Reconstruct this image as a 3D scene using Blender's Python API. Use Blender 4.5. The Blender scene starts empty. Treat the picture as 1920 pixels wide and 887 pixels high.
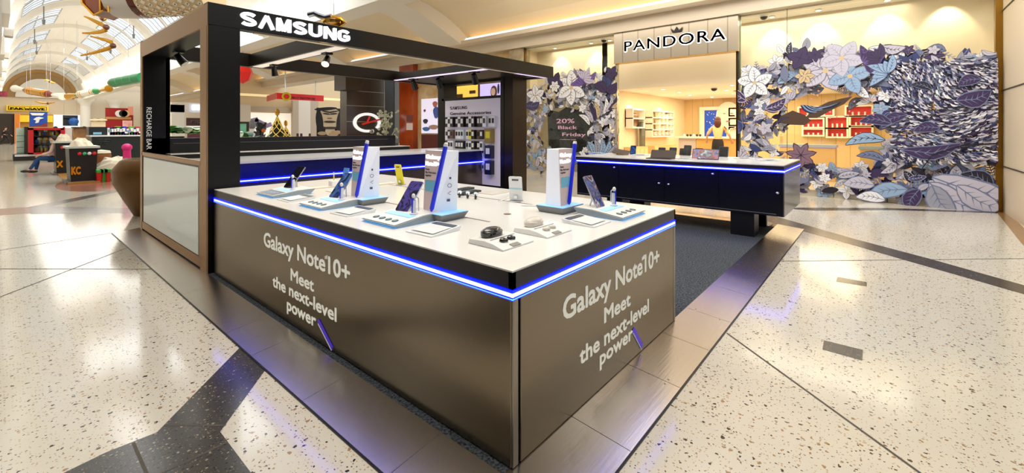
import bpy, bmesh, math, random
from math import sin, cos, pi, radians as rad
from mathutils import Vector, Matrix, Euler
random.seed(7)
SC = bpy.context.scene
COL = SC.collection

# ------------------------------------------------------------------ camera, world, lights, exposure
EYE = 1.61
FOC = 820.0                       # focal length in pixels of the 1920 px wide frame
YAW = 0.7017                      # view direction, counter-clockwise from +X
HOR = 242.0                       # image row of the horizon
cam_d = bpy.data.cameras.new('camera')
cam = bpy.data.objects.new('camera', cam_d); COL.objects.link(cam)
cam.location = (0, 0, EYE)
cam.rotation_euler = (pi / 2, 0, YAW - pi / 2)
cam_d.sensor_width = 36.0
cam_d.lens = FOC / 1920 * 36.0
cam_d.shift_y = -(443.5 - HOR) / 1920
cam_d.clip_start = 0.05; cam_d.clip_end = 400
SC.camera = cam
SC.view_settings.view_transform = 'Standard'
SC.view_settings.look = 'None'
SC.view_settings.exposure = 0.0
SC.view_settings.gamma = 1.0
SC.view_settings.use_curve_mapping = False
SC.cycles.use_denoising = True
SC.cycles.max_bounces = 7
SC.cycles.sample_clamp_indirect = 6.0
SC.cycles.use_light_tree = True

world = bpy.data.worlds.new('world'); SC.world = world
world.use_nodes = True
wbg = world.node_tree.nodes['Background']
wbg.inputs[0].default_value = (0.93, 0.97, 1.0, 1)
wbg.inputs[1].default_value = 1.25


def area(name, loc, size, power, color=(1, 1, 1), rot=(0, 0, 0), size_y=None, spread=None):
    d = bpy.data.lights.new(name, 'AREA'); d.energy = power; d.color = color; d.size = size
    if size_y: d.shape = 'RECTANGLE'; d.size_y = size_y
    if spread: d.spread = spread
    o = bpy.data.objects.new(name, d); COL.objects.link(o)
    o.location = loc; o.rotation_euler = rot
    return o


WARM = (1.0, 0.74, 0.42); SOFT = (1.0, 0.88, 0.70); DAY = (0.92, 0.96, 1.0)
area('ceiling_light_panel', (2.2, 2.8, 6.3), 3.5, 300, (1, .91, .76), size_y=5)
area('ceiling_light_panel', (8.5, 0.0, 5.9), 2.5, 230, (.84, .91, 1), size_y=6)
area('shopfront_fill', (9.2, 3.5, 5.9), 1.2, 230, (1, .93, .82), rot=(0, -rad(58), 0), size_y=12)  # added lamp without a fitting, brightens the shopfront
area('vault_fill', (.7, 36, 5.6), .6, 380, (.96, .98, 1), rot=(0, rad(180 - 25), 0), size_y=60)  # lamp pair added along the spring line to whiten the vault
area('vault_fill', (6.3, 36, 5.6), .6, 380, (.96, .98, 1), rot=(0, rad(180 + 25), 0), size_y=60)
area('ceiling_light_panel', (4.5, 17, 6.3), 5, 500, DAY, size_y=10)
area('ceiling_light_panel', (5.0, 40, 6.8), 6, 1000, (1, .96, .9), size_y=20)
area('ceiling_light_panel', (5.0, 62, 6.8), 6, 800, (1, .96, .9), size_y=16)
area('jewellery_shop_light_panel', (17.3, 3.5, 2.95), 6, 470, (1, .80, .52), size_y=6)
area('jewellery_shop_light_panel', (13.25, 4.5, 4.52), .6, 80, (1, .93, .8), size_y=10)


# ------------------------------------------------------------------ image row/column -> place in the hall
FW = Vector((cos(YAW), sin(YAW), 0)); RT = Vector((sin(YAW), -cos(YAW), 0))
def ray(px, py): return FW + RT * ((px - 960) / FOC) + Vector((0, 0, (HOR - py) / FOC))
def onZ(px, py, z): d = ray(px, py); return Vector((0, 0, EYE)) + d * ((z - EYE) / d.z)
def onX(px, py, x): d = ray(px, py); return Vector((0, 0, EYE)) + d * (x / d.x)
def onY(px, py, y): d = ray(px, py); return Vector((0, 0, EYE)) + d * (y / d.y)
def atD(px, py, dist): return Vector((0, 0, EYE)) + ray(px, py) * dist


# ------------------------------------------------------------------ materials
def lin(c):
    c = c / 255.0
    return c / 12.92 if c <= 0.04045 else ((c + 0.055) / 1.055) ** 2.4
def rgb(c): return (lin(c[0]), lin(c[1]), lin(c[2]), 1)
MATS = {}
def mat(name, c, r=0.5, m=0.0, e=None, es=1.0, spec=0.5, coat=0.0, bump=None, tr=0.0, alpha=None, var=None):
    if name in MATS: return MATS[name]
    M_ = bpy.data.materials.new(name); M_.use_nodes = True; MATS[name] = M_
    nt = M_.node_tree; b = nt.nodes['Principled BSDF']
    b.inputs['Base Color'].default_value = rgb(c); b.inputs['Roughness'].default_value = r
    b.inputs['Metallic'].default_value = m; b.inputs['Specular IOR Level'].default_value = spec
    b.inputs['Coat Weight'].default_value = coat; b.inputs['Coat Roughness'].default_value = .08
    if tr: b.inputs['Transmission Weight'].default_value = tr
    if alpha is not None: b.inputs['Alpha'].default_value = alpha
    if e: b.inputs['Emission Color'].default_value = rgb(e); b.inputs['Emission Strength'].default_value = es
    tc = None
    if bump or var:
        tc = nt.nodes.new('ShaderNodeTexCoord'); mp = nt.nodes.new('ShaderNodeMapping')
        nt.links.new(tc.outputs['Object'], mp.inputs[0])
        nz = nt.nodes.new('ShaderNodeTexNoise'); nt.links.new(mp.outputs[0], nz.inputs['Vector'])
        sc_ = (bump or var)[0]
        if isinstance(sc_, tuple): mp.inputs['Scale'].default_value = sc_; nz.inputs['Scale'].default_value = 1
        else: nz.inputs['Scale'].default_value = sc_
        nz.inputs['Detail'].default_value = 4
    if bump:
        bp = nt.nodes.new('ShaderNodeBump'); bp.inputs['Strength'].default_value = bump[1]; bp.inputs['Distance'].default_value = .01
        nt.links.new(nz.outputs['Fac'], bp.inputs['Height']); nt.links.new(bp.outputs[0], b.inputs['Normal'])
    if var:
        mx = nt.nodes.new('ShaderNodeMix'); mx.data_type = 'RGBA'
        mx.inputs[6].default_value = rgb(c); mx.inputs[7].default_value = rgb(var[1])
        rp = nt.nodes.new('ShaderNodeMapRange'); rp.inputs[1].default_value = .35; rp.inputs[2].default_value = .65
        nt.links.new(nz.outputs['Fac'], rp.inputs[0]); nt.links.new(rp.outputs[0], mx.inputs[0])
        nt.links.new(mx.outputs[2], b.inputs['Base Color'])
    return M_

def terrazzo(name, base, base2, chips, scale, amount, rough):
    M_ = bpy.data.materials.new(name); M_.use_nodes = True; MATS[name] = M_
    nt = M_.node_tree; N = nt.nodes; L = nt.links; b = N['Principled BSDF']
    tc = N.new('ShaderNodeTexCoord')
    big = N.new('ShaderNodeTexNoise'); big.inputs['Scale'].default_value = .35; L.new(tc.outputs['Object'], big.inputs['Vector'])
    mx = N.new('ShaderNodeMix'); mx.data_type = 'RGBA'; mx.inputs[6].default_value = rgb(base); mx.inputs[7].default_value = rgb(base2)
    L.new(big.outputs['Fac'], mx.inputs[0])
    out = mx.outputs[2]
    for k, (s, col, thr, rad_) in enumerate(chips):
        wn = N.new('ShaderNodeTexNoise'); wn.inputs['Scale'].default_value = s * 1.4; L.new(tc.outputs['Object'], wn.inputs['Vector'])
        ad = N.new('ShaderNodeVectorMath'); ad.operation = 'MULTIPLY_ADD'
        ad.inputs[1].default_value = (.02 * 45 / s, .02 * 45 / s, 0); L.new(wn.outputs['Color'], ad.inputs[0]); L.new(tc.outputs['Object'], ad.inputs[2])
        v = N.new('ShaderNodeTexVoronoi'); v.voronoi_dimensions = '2D'; v.inputs['Scale'].default_value = s
        L.new(ad.outputs[0], v.inputs['Vector'])
        sep = N.new('ShaderNodeSeparateColor'); L.new(v.outputs['Color'], sep.inputs[0])
        # radius depends on a random number of the cell
        a1 = N.new('ShaderNodeMath'); a1.operation = 'GREATER_THAN'; a1.inputs[1].default_value = thr; L.new(sep.outputs[0], a1.inputs[0])
        r_ = N.new('ShaderNodeMath'); r_.operation = 'MULTIPLY'; r_.inputs[1].default_value = rad_; L.new(sep.outputs[1], r_.inputs[0])
        a2 = N.new('ShaderNodeMath'); a2.operation = 'LESS_THAN'; L.new(v.outputs['Distance'], a2.inputs[0]); L.new(r_.outputs[0], a2.inputs[1])
        a3 = N.new('ShaderNodeMath'); a3.operation = 'MULTIPLY'; L.new(a1.outputs[0], a3.inputs[0]); L.new(a2.outputs[0], a3.inputs[1])
        cm = N.new('ShaderNodeMix'); cm.data_type = 'RGBA'; cm.inputs[7].default_value = rgb(col)
        L.new(a3.outputs[0], cm.inputs[0]); L.new(out, cm.inputs[6]); out = cm.outputs[2]
    L.new(out, b.inputs['Base Color']); b.inputs['Roughness'].default_value = rough
    b.inputs['Specular IOR Level'].default_value = .6
    return M_

def glass(name, tint=(235, 245, 240), refl=0.06, r=0.0):
    M_ = bpy.data.materials.new(name); M_.use_nodes = True; MATS[name] = M_
    nt = M_.node_tree; N = nt.nodes; L = nt.links; N.remove(N['Principled BSDF'])
    t = N.new('ShaderNodeBsdfTransparent'); t.inputs[0].default_value = rgb(tint)
    g = N.new('ShaderNodeBsdfGlossy'); g.inputs['Roughness'].default_value = r
    f = N.new('ShaderNodeFresnel'); f.inputs[0].default_value = 1.45
    mt = N.new('ShaderNodeMath'); mt.operation = 'MULTIPLY'; mt.inputs[1].default_value = refl * 16
    L.new(f.outputs[0], mt.inputs[0])
    mx = N.new('ShaderNodeMixShader'); L.new(mt.outputs[0], mx.inputs[0]); L.new(t.outputs[0], mx.inputs[1]); L.new(g.outputs[0], mx.inputs[2])
    L.new(mx.outputs[0], N['Material Output'].inputs[0])
    return M_

def stripes(name, c1, c2, axis, scale, r=.4, m=0.0, frac=.5):
    """panels with thin joints along one axis"""
    M_ = bpy.data.materials.new(name); M_.use_nodes = True; MATS[name] = M_
    nt = M_.node_tree; N = nt.nodes; L = nt.links; b = N['Principled BSDF']
    tc = N.new('ShaderNodeTexCoord'); sp = N.new('ShaderNodeSeparateXYZ'); L.new(tc.outputs['Object'], sp.inputs[0])
    mu = N.new('ShaderNodeMath'); mu.operation = 'MULTIPLY'; mu.inputs[1].default_value = scale; L.new(sp.outputs[axis], mu.inputs[0])
    fr = N.new('ShaderNodeMath'); fr.operation = 'FRACT'; L.new(mu.outputs[0], fr.inputs[0])
    lt = N.new('ShaderNodeMath'); lt.operation = 'LESS_THAN'; lt.inputs[1].default_value = frac; L.new(fr.outputs[0], lt.inputs[0])
    mx = N.new('ShaderNodeMix'); mx.data_type = 'RGBA'; mx.inputs[6].default_value = rgb(c1); mx.inputs[7].default_value = rgb(c2)
    L.new(lt.outputs[0], mx.inputs[0]); L.new(mx.outputs[2], b.inputs['Base Color'])
    b.inputs['Roughness'].default_value = r; b.inputs['Metallic'].default_value = m
    return M_


# ------------------------------------------------------------------ mesh builder
class G:
    def __init__(s): s.v = []; s.f = []; s.m = []; s.k = 0
    def mi(s, k): s.k = k; return s
    def add(s, vs, fs):
        n = len(s.v); s.v += [Vector(a) for a in vs]
        for f in fs: s.f.append([n + i for i in f]); s.m.append(s.k)
        return s
    def box(s, x0, y0, z0, x1, y1, z1):
        return s.hexa([(x0, y0), (x1, y0), (x1, y1), (x0, y1)], z0, z1)
    def hexa(s, p, z0, z1, q=None):
        q = q or p
        return s.add([(a[0], a[1], z0) for a in p] + [(a[0], a[1], z1) for a in q],
                     [(3, 2, 1, 0), (4, 5, 6, 7), (0, 1, 5, 4), (1, 2, 6, 5), (2, 3, 7, 6), (3, 0, 4, 7)])
    def cb(s, c, d, rot=None):   # box by centre and size, rotated
        c = Vector(c); R = Euler(rot).to_matrix() if rot else Matrix.Identity(3)
        vs = [c + R @ Vector((i * d[0] / 2, j * d[1] / 2, k * d[2] / 2)) for k in (-1, 1) for i, j in ((-1, -1), (1, -1), (1, 1), (-1, 1))]
        return s.add(vs, [(3, 2, 1, 0), (4, 5, 6, 7), (0, 1, 5, 4), (1, 2, 6, 5), (2, 3, 7, 6), (3, 0, 4, 7)])
    def rb(s, c, d, rad_, axis=2, n=5, rot=None):   # slab with rounded corners, thin along axis
        c = Vector(c); R = Euler(rot).to_matrix() if rot else Matrix.Identity(3)
        ax = [i for i in range(3) if i != axis]; w, h, t = d[ax[0]] / 2, d[ax[1]] / 2, d[axis] / 2
        p = []
        for sx, sy, a0 in ((1, 1, 0), (-1, 1, 90), (-1, -1, 180), (1, -1, 270)):
            for i in range(n + 1):
                a = rad(a0 + 90 * i / n); p.append((sx * (w - rad_) + rad_ * cos(a), sy * (h - rad_) + rad_ * sin(a)))
        vs = []
        for tt in (-t, t):
            for a, b in p:
                q = [0, 0, 0]; q[ax[0]] = a; q[ax[1]] = b; q[axis] = tt; vs.append(c + R @ Vector(q))
        m = len(p)
        return s.add(vs, [tuple(range(m))[::-1], tuple(range(m, 2 * m))] + [(i, (i + 1) % m, m + (i + 1) % m, m + i) for i in range(m)])
    def cyl(s, p0, p1, r0, r1=None, n=16, caps=True):
        p0 = Vector(p0); p1 = Vector(p1); r1 = r0 if r1 is None else r1
        w = (p1 - p0).normalized(); u = w.orthogonal().normalized(); v = w.cross(u)
        vs = [p0 + (u * cos(2 * pi * i / n) + v * sin(2 * pi * i / n)) * r0 for i in range(n)]
        vs += [p1 + (u * cos(2 * pi * i / n) + v * sin(2 * pi * i / n)) * r1 for i in range(n)]
        fs = [(i, (i + 1) % n, n + (i + 1) % n, n + i) for i in range(n)]
        if caps: fs += [tuple(range(n))[::-1], tuple(range(n, 2 * n))]
        return s.add(vs, fs)
    def tube(s, pts, r, n=8):
        pts = [Vector(p) for p in pts]; rs = r if isinstance(r, list) else [r] * len(pts)
        vs = []; up = None
        for i, p in enumerate(pts):
            t = (pts[min(i + 1, len(pts) - 1)] - pts[max(i - 1, 0)]).normalized()
            if up is None: up = t.orthogonal().normalized()
            u = (up - t * up.dot(t)).normalized(); up = u; w = t.cross(u)
            vs += [p + (u * cos(2 * pi * j / n) + w * sin(2 * pi * j / n)) * rs[i] for j in range(n)]
        fs = [(i * n + j, i * n + (j + 1) % n, (i + 1) * n + (j + 1) % n, (i + 1) * n + j) for i in range(len(pts) - 1) for j in range(n)]
        fs += [tuple(range(n))[::-1], tuple(range((len(pts) - 1) * n, len(pts) * n))]
        return s.add(vs, fs)
    def ball(s, c, r, nu=14, nv=9, rot=None, top=1.0):
        c = Vector(c); r = Vector(r) if isinstance(r, (tuple, Vector)) else Vector((r, r, r))
        R = Euler(rot).to_matrix() if rot else Matrix.Identity(3)
        vs = []
        for j in range(nv + 1):
            t = -pi / 2 + pi * j / nv
            for i in range(nu):
                a = 2 * pi * i / nu; vs.append(c + R @ Vector((r.x * cos(t) * cos(a), r.y * cos(t) * sin(a), r.z * sin(t) * (top if t > 0 else 1))))
        return s.add(vs, [(j * nu + i, j * nu + (i + 1) % nu, (j + 1) * nu + (i + 1) % nu, (j + 1) * nu + i) for j in range(nv) for i in range(nu)])
    def lathe(s, c, prof, n=20):
        c = Vector(c); vs = []
        for r, z in prof: vs += [c + Vector((r * cos(2 * pi * i / n), r * sin(2 * pi * i / n), z)) for i in range(n)]
        return s.add(vs, [(j * n + i, j * n + (i + 1) % n, (j + 1) * n + (i + 1) % n, (j + 1) * n + i) for j in range(len(prof) - 1) for i in range(n)])
    def prism(s, pts, o, u, v, w):   # polygon in plane (o,u,v) thickened along vector w
        o, u, v, w = map(Vector, (o, u, v, w)); n = len(pts)
        a = [o + u * p[0] + v * p[1] for p in pts]
        return s.add(a + [p + w for p in a], [tuple(range(n))[::-1], tuple(range(n, 2 * n))] + [(i, (i + 1) % n, n + (i + 1) % n, n + i) for i in range(n)])
    def quad(s, *p): return s.add(p, [tuple(range(len(p)))])
    def text(s, t, o, u, v, width=None, cap=0.1, ext=0.003, bold=0.0, align=0.0, shear=0.0, sp=1.0):
        """lettering: o = left end of the baseline, u = reading direction, v = up"""
        c = bpy.data.curves.new('tmp', 'FONT'); c.body = t; c.size = 1; c.resolution_u = 3; c.space_character = sp; c.shear = shear
        ob = bpy.data.objects.new('tmp', c); COL.objects.link(ob)
        bpy.context.view_layer.update()
        me = bpy.data.meshes.new_from_object(ob.evaluated_get(bpy.context.evaluated_depsgraph_get()))
        vs = [Vector(a.co) for a in me.vertices]; fs = [list(p.vertices) for p in me.polygons]
        bpy.data.objects.remove(ob); bpy.data.curves.remove(c); bpy.data.meshes.remove(me)
        if not vs: return s
        if bold:
            sh = [(bold * cos(2 * pi * i / 8), bold * sin(2 * pi * i / 8)) for i in range(8)]; n0 = len(vs); f0 = list(fs); v0 = list(vs)
            for i, (a_, b_) in enumerate(sh):
                vs += [Vector((q.x + a_, q.y + b_, 0)) for q in v0]; fs += [[j + n0 * (i + 1) for j in f] for f in f0]
        x0 = min(a.x for a in vs); x1 = max(a.x for a in vs)
        k = cap / 0.73; kx = (width / (x1 - x0)) if width else k
        o, u, v = map(Vector, (o, u, v)); w = u.cross(v).normalized()
        o = o - u * (align * kx * (x1 - x0))
        P = [o + u * ((a.x - x0) * kx) + v * (a.y * k) for a in vs]; n = len(P)
        if ext <= 0: return s.add([p + w * .0015 for p in P], fs)
        cnt = {}
        for f in fs:
            for i in range(len(f)):
                e = (f[i], f[(i + 1) % len(f)]); cnt[e] = 1
        side = [(a, b, b + n, a + n) for (a, b) in cnt if (b, a) not in cnt]
        return s.add(P + [p + w * ext for p in P], [f[::-1] for f in fs] + [[i + n for i in f] for f in fs] + side)
    @staticmethod
    def twidth(t):
        g_ = G().text(t, (0, 0, 0), X, Zv, cap=.73, ext=0); return max(a.x for a in g_.v) - min(a.x for a in g_.v)
    def strokes(s, word, o, u, v, width, cap, ext, t=.2, gap=.22):
        """heavy sans capitals drawn as ribbons in a unit box"""
        arc = lambda cx_, cy_, rx, ry, a0, a1, n=8: [(cx_ + rx * cos(rad(a0 + (a1 - a0) * i / n)), cy_ + ry * sin(rad(a0 + (a1 - a0) * i / n))) for i in range(n + 1)]
        h_ = t / 2; L_ = {
         'S': [arc(.5, .74, .40, .16, 20, 180) + arc(.5, .5, .40, .0, 180, 180, 1)[:0] + [(.13, .66), (.3, .56), (.7, .46), (.88, .34)] + arc(.5, .26, .40, .16, 0, -160)],
         'A': [[(.06, .0), (.5, .98)], [(.94, .0), (.5, .98)]],
         'M': [[(.10, 0), (.10, 1)], [(.90, 0), (.90, 1)], [(.14, .98), (.5, .04)], [(.86, .98), (.5, .04)]],
         'U': [[(.10, 1), (.10, .34)] + arc(.5, .34, .40, .24, 180, 360) + [(.90, .34), (.90, 1)]],
         'N': [[(.10, 0), (.10, 1)], [(.90, 0), (.90, 1)], [(.13, .97), (.87, .03)]],
         'G': [arc(.5, .70, .40, .20, 20, 180) + arc(.5, .30, .40, .20, 180, 360) + [(.90, .46)], [(.5, .46), (.98, .46)]]}
        n = len(word); w_ = width / (n + gap * (n - 1)); o, u, v = map(Vector, (o, u, v)); nn = u.cross(v).normalized()
        for i, ch in enumerate(word):
            ox = o + u * (i * w_ * (1 + gap))
            for pl in L_[ch]:
                left, right = [], []
                for k, p in enumerate(pl):
                    a = Vector(pl[max(k - 1, 0)]); b = Vector(pl[min(k + 1, len(pl) - 1)]); d = (b - a); d = Vector((d.x * w_, d.y * cap)).normalized()
                    hx, hy = -d.y * h_ * 1.0, d.x * h_ * .8
                    left.append(ox + u * (p[0] * w_ + hx * w_) + v * (p[1] * cap + hy * w_)); right.append(ox + u * (p[0] * w_ - hx * w_) + v * (p[1] * cap - hy * w_))
                for k in range(len(pl) - 1):
                    q = [right[k], right[k + 1], left[k + 1], left[k]]; s.add(q + [z + nn * ext for z in q], [(3, 2, 1, 0), (4, 5, 6, 7), (0, 1, 5, 4), (1, 2, 6, 5), (2, 3, 7, 6), (3, 0, 4, 7)])
        return s
    def build(s, name, mats, parent=None, smooth=False, bevel=0, label=None, cat=None, group=None, kind=None, keep=False):
        me = bpy.data.meshes.new(name)
        off = Vector((0, 0, 0)); p = parent
        while p is not None: off += p.location; p = p.parent
        loc = Vector((0, 0, 0))
        if parent is None and not keep:
            loc = Vector(((min(a.x for a in s.v) + max(a.x for a in s.v)) / 2, (min(a.y for a in s.v) + max(a.y for a in s.v)) / 2, min(a.z for a in s.v)))
            off = loc
        me.from_pydata([tuple(a - off) for a in s.v], [], s.f)
        for m_ in (mats if isinstance(mats, (list, tuple)) else [mats]): me.materials.append(m_)
        for p_, k in zip(me.polygons, s.m): p_.material_index = k; p_.use_smooth = smooth
        me.update()
        if smooth or s.fixn:
            bm = bmesh.new(); bm.from_mesh(me); bmesh.ops.recalc_face_normals(bm, faces=bm.faces); bm.to_mesh(me); bm.free()
        o = bpy.data.objects.new(name, me); COL.objects.link(o); o.location = loc; o.parent = parent
        if smooth:
            try: me.set_sharp_from_angle(angle=rad(40))
            except Exception: pass
        if bevel:
            md = o.modifiers.new('bevel', 'BEVEL'); md.width = bevel; md.segments = 2; md.limit_method = 'ANGLE'
        if label: o['label'] = label
        if cat: o['category'] = cat
        if group: o['group'] = group
        if kind: o['kind'] = kind
        return o
    fixn = False

def thing(name, label, cat, loc=(0, 0, 0), group=None, kind=None):
    o = bpy.data.objects.new(name, None); COL.objects.link(o); o.location = loc; o.empty_display_size = .1
    o['label'] = label; o['category'] = cat
    if group: o['group'] = group
    if kind: o['kind'] = kind
    return o

def dup(root, loc=None, rotz=None, label=None, group=None, scale=None, parent=None):
    c = root.copy(); COL.objects.link(c)
    if parent is not None: c.parent = parent
    if loc is not None: c.location = loc
    if rotz is not None: c.rotation_euler = (0, 0, rotz)
    if scale: c.scale = (scale, scale, scale)
    if label: c['label'] = label
    if group: c['group'] = group
    for ch in [x for x in list(COL.objects) if x.parent == root]: dup(ch, parent=c)
    return c

def struct(g, name, m, **k): return g.build(name, m, kind='structure', **k)
X = Vector((1, 0, 0)); Y = Vector((0, 1, 0)); Zv = Vector((0, 0, 1))
# ------------------------------------------------------------------ the hall: floor, inlays, walls, ceilings
M_floor = terrazzo('cream terrazzo', (222, 213, 193), (212, 208, 196),
    [(30, (160, 128, 92), .82, .30), (34, (46, 40, 36), .86, .34), (64, (186, 160, 126), .68, .34), (66, (70, 62, 56), .86, .34)], 40, .5, .12)
M_dark = terrazzo('dark terrazzo', (66, 60, 52), (56, 54, 50), [(50, (150, 140, 120), .8, .34), (80, (120, 100, 70), .7, .34), (60, (28, 26, 24), .6, .4)], 40, .5, .2)
M_red = terrazzo('red terrazzo', (166, 112, 88), (150, 100, 80), [(50, (110, 70, 50), .7, .34)], 40, .5, .2)
M_joint = mat('joint', (70, 62, 50), .5)
M_white = mat('white plaster', (238, 232, 220), .7)
M_cream = mat('cream plaster', (226, 210, 184), .6)
M_fascia = mat('fascia plaster', (222, 208, 186), .6)
M_gold = mat('gold', (214, 160, 60), .22, 1.0)
M_black = mat('black lacquer', (16, 15, 14), .34, spec=.5)
M_steel = mat('stainless steel', (196, 188, 176), .26, 1.0, bump=((3, 60, 3), .05))

g = G(); g.quad((-14, -8, 0), (32, -8, 0), (32, 96, 0), (-14, 96, 0)); struct(g, 'floor', M_floor, keep=True)
g = G()
def P2(l, z): return [(x, y, z) for x, y in l]
# dark crossing bands near the ramp and along the walkway
g.quad(*P2([(1.16, 3.604), (.556, 2.937), (.36, 2.948), (.21, 2.923), (-3, 2.5), (-3, 1.4), (.2, 2.0), (.66, 2.05), (.775, 2.253), (.774, 2.685), (1.16, 3.134)], .0012))
g.quad(*P2([(9.4, 1.6), (8.143, .318), (7.494, -.45), (6.846, -1.12), (5.4, -2.7), (5.0, -2.6), (6.471, -1.059), (7.196, -.234), (7.735, .361), (8.585, 1.397), (8.9, 1.75)], .0012))
g.quad(*P2([(10.3, 1.55), (10.62, 1.3), (11.75, -.1), (12.62, -1.72), (12.4, -1.72), (11.5, -.15), (10.45, 1.0)], .0012))
g.quad(*P2([(.44, 12.3), (.44, 13.45), (2.2, 15.6), (2.5, 15.55), (.75, 13.2), (2.1, 11.15), (2.0, 10.7)], .0012))
for pr in (((1570, 519), (1625, 529), (1625, 537), (1568, 528)), ((1545, 638), (1618, 656), (1617, 676), (1542, 655))):
    g.quad(*[tuple(onZ(a, b, .0014)) for a, b in pr][::-1])
struct(g, 'trim_1', M_dark, keep=True)
g = G()
g.quad(*P2([(-1.5, 13.2), (.44, 12.4), (.44, 13.45), (-1.5, 14.2)], .0012))
pts = []
for i in range(28):
    a = 2 * pi * i / 28; pts.append((2.4 + 1.25 * cos(a) + .45 * sin(a), 18.3 + 2.9 * sin(a), .0012))
g.quad(*pts); struct(g, 'trim_2', M_red, keep=True)
g = G()
def seam(a, b, w=.018):
    a = Vector((a[0], a[1], .0018)); b = Vector((b[0], b[1], .0018)); n = (b - a).cross(Zv).normalized() * w / 2
    g.quad(a - n, b - n, b + n, a + n)
for a, b in (((.034, 6.453), (1.157, 7.803)), ((-.5, 8.4), (1.18, 6.38)), ((6.161, .957), (8.255, -1.351)), ((3.726, .931), (2.2, -.82)),
             ((.595, 2.975), (.81, 2.72)), ((.459, 2.929), (.458, 2.3)), ((.769, 2.568), (.40, 2.57)), ((1.16, 9.1), (-.2, 8.9)), ((2.5, 15.5), (4.4, 17.4)),
             ((.9, 20.4), (4.4, 16.2)), ((.1, 26), (8, 16)), ((.2, 38), (10, 24)), ((10.8, 10), (8.2, 6.5)), ((12.7, 5), (9.2, 8.4))):
    seam(a, b, .014)
struct(g, 'trim_3', M_joint, keep=True)
g = G()
g.quad(*[tuple(onZ(a, b, .0016)) for a, b in ((1866, 394), (1915, 456), (1960, 500), (1960, 455), (1920, 428), (1886, 392))]); struct(g, 'trim_4', mat('brown inlay', (150, 112, 70), .2), keep=True)

# --- right hand wall of the hall (shop line), x = 12.7
SX = 12.7
g = G(); g.box(10.2, -2.6, 0, 13.6, -1.80, 6.4)
struct(g, 'wall_right', M_cream)
g = G()
for z in (.88, 2.35, 3.9): g.box(10.15, -1.81, z, 12.72, -1.785, z + .02)
struct(g, 'trim_5', M_joint)
g = G(); g.box(12.63, -1.80, 0, 12.78, -1.70, 5.2); struct(g, 'trim_6', mat('brass edge', (140, 104, 40), .3, 1.0))
# fascia over the shopfronts and the cove lip
g = G(); g.box(SX - .25, -1.8, 4.62, SX + .9, 60, 5.25); g.box(12.0, -1.8, 4.98, SX, 60, 5.12)
g.box(SX - .27, -1.8, 4.60, SX - .2, 60, 4.64)
struct(g, 'trim_7', M_fascia)
# aisle ceiling: curved vault between arch ribs, cross section rises from the cove to the flat soffit
prof = [(12.35, 5.3), (11.9, 5.62), (11.2, 5.95), (10.4, 6.2), (9.5, 6.36), (8.6, 6.42), (7.4, 6.42)]
g = G()
for (x0, z0), (x1, z1) in zip(prof, prof[1:]): g.quad((x0, -4, z0), (x1, -4, z1), (x1, 62, z1), (x0, 62, z0))
struct(g, 'ceiling', mat('warm white ceiling', (240, 226, 196), .8), keep=True)
ribs = [12.8, 21.5, 30.5, 40, 50]
for y in ribs:
    g = G(); lower = [(12.0, 5.0), (11.3, 5.28), (10.5, 5.62), (9.8, 5.88), (9.0, 6.02), (7.2, 6.05)]
    upper = [(12.5, 5.5), (11.4, 6.1), (10.5, 6.35), (9.8, 6.5), (9.0, 6.6), (7.2, 6.6)]
    for yy0, yy1 in ((y, y + 1.5),):
        n = len(lower); vs = [(x, yy0, z) for x, z in lower] + [(x, yy1, z) for x, z in lower] + [(x, yy0, z) for x, z in upper] + [(x, yy1, z) for x, z in upper]
        fs = []
        for i in range(n - 1): fs += [(i, i + 1, n + i + 1, n + i), (i, 2 * n + i, 2 * n + i + 1, i + 1), (n + i, n + i + 1, 3 * n + i + 1, 3 * n + i)]
        g.add(vs, fs)
    struct(g, 'ceiling_rib', M_white)
g = G(); g.box(6.7, -4, 5.1, 7.4, 80, 6.6); struct(g, 'ceiling_beam', M_white)
M_cove = mat('cove light', (255, 214, 150), .5, e=(255, 205, 130), es=2.2)
for y0, y1 in [(-1.5, 12.6)] + [(a + 1.7, b - .2) for a, b in zip(ribs, ribs[1:])]:
    g = G(); g.box(12.2, y0, 5.13, 12.3, y1, 5.17); g.build('cove_light_strip', M_cove, kind='structure')
# --- barrel vault over the mall street
VC, VW, VS, VR = 3.49, 3.25, 5.2, 3.5
NS = 20
def vp(i, y, s=1.0): a = pi * i / NS; return (VC + VW * s * cos(a), y, VS + VR * s * sin(a))
bays = [(-6 + 8 * k) for k in range(11)]
g = G()
sky = [i for i in range(NS) if i in (4, 5, 6, 7) or i in (12, 13, 14, 15)]
for b in bays:
    for i in range(NS):
        if i in sky:
            for a0, a1 in ((b, b + .9), (b + 3.75, b + 4.25), (b + 7.1, b + 8)): g.quad(vp(i, a0), vp(i + 1, a0), vp(i + 1, a1), vp(i, a1))
        else: g.quad(vp(i, b), vp(i + 1, b), vp(i + 1, b + 8), vp(i, b + 8))
struct(g, 'ceiling_vault', M_white, keep=True)
g = G()
for b in bays:
    for i in range(NS):
        a = [vp(i, b - .3, .93), vp(i + 1, b - .3, .93), vp(i + 1, b - .3, 1.01), vp(i, b - .3, 1.01)]
        c = [(p[0], p[1] + .6, p[2]) for p in a]
        g.add(a + c, [(0, 1, 2, 3), (7, 6, 5, 4), (0, 4, 5, 1)])
struct(g, 'ceiling_arch', M_white, keep=True)
g = G()
for b in bays:
    for s0 in (4, 12):
        for a0, a1 in ((b + .9, b + 3.75), (b + 4.25, b + 7.1)):
            for j in range(5):
                y = a0 + (a1 - a0) * j / 4
                g.tube([vp(i, y, .995) for i in range(s0, s0 + 5)], .022, 4)
            for i in (s0, s0 + 2, s0 + 4): g.tube([vp(i, a0, .995), vp(i, a1, .995)], .03, 4)
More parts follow.
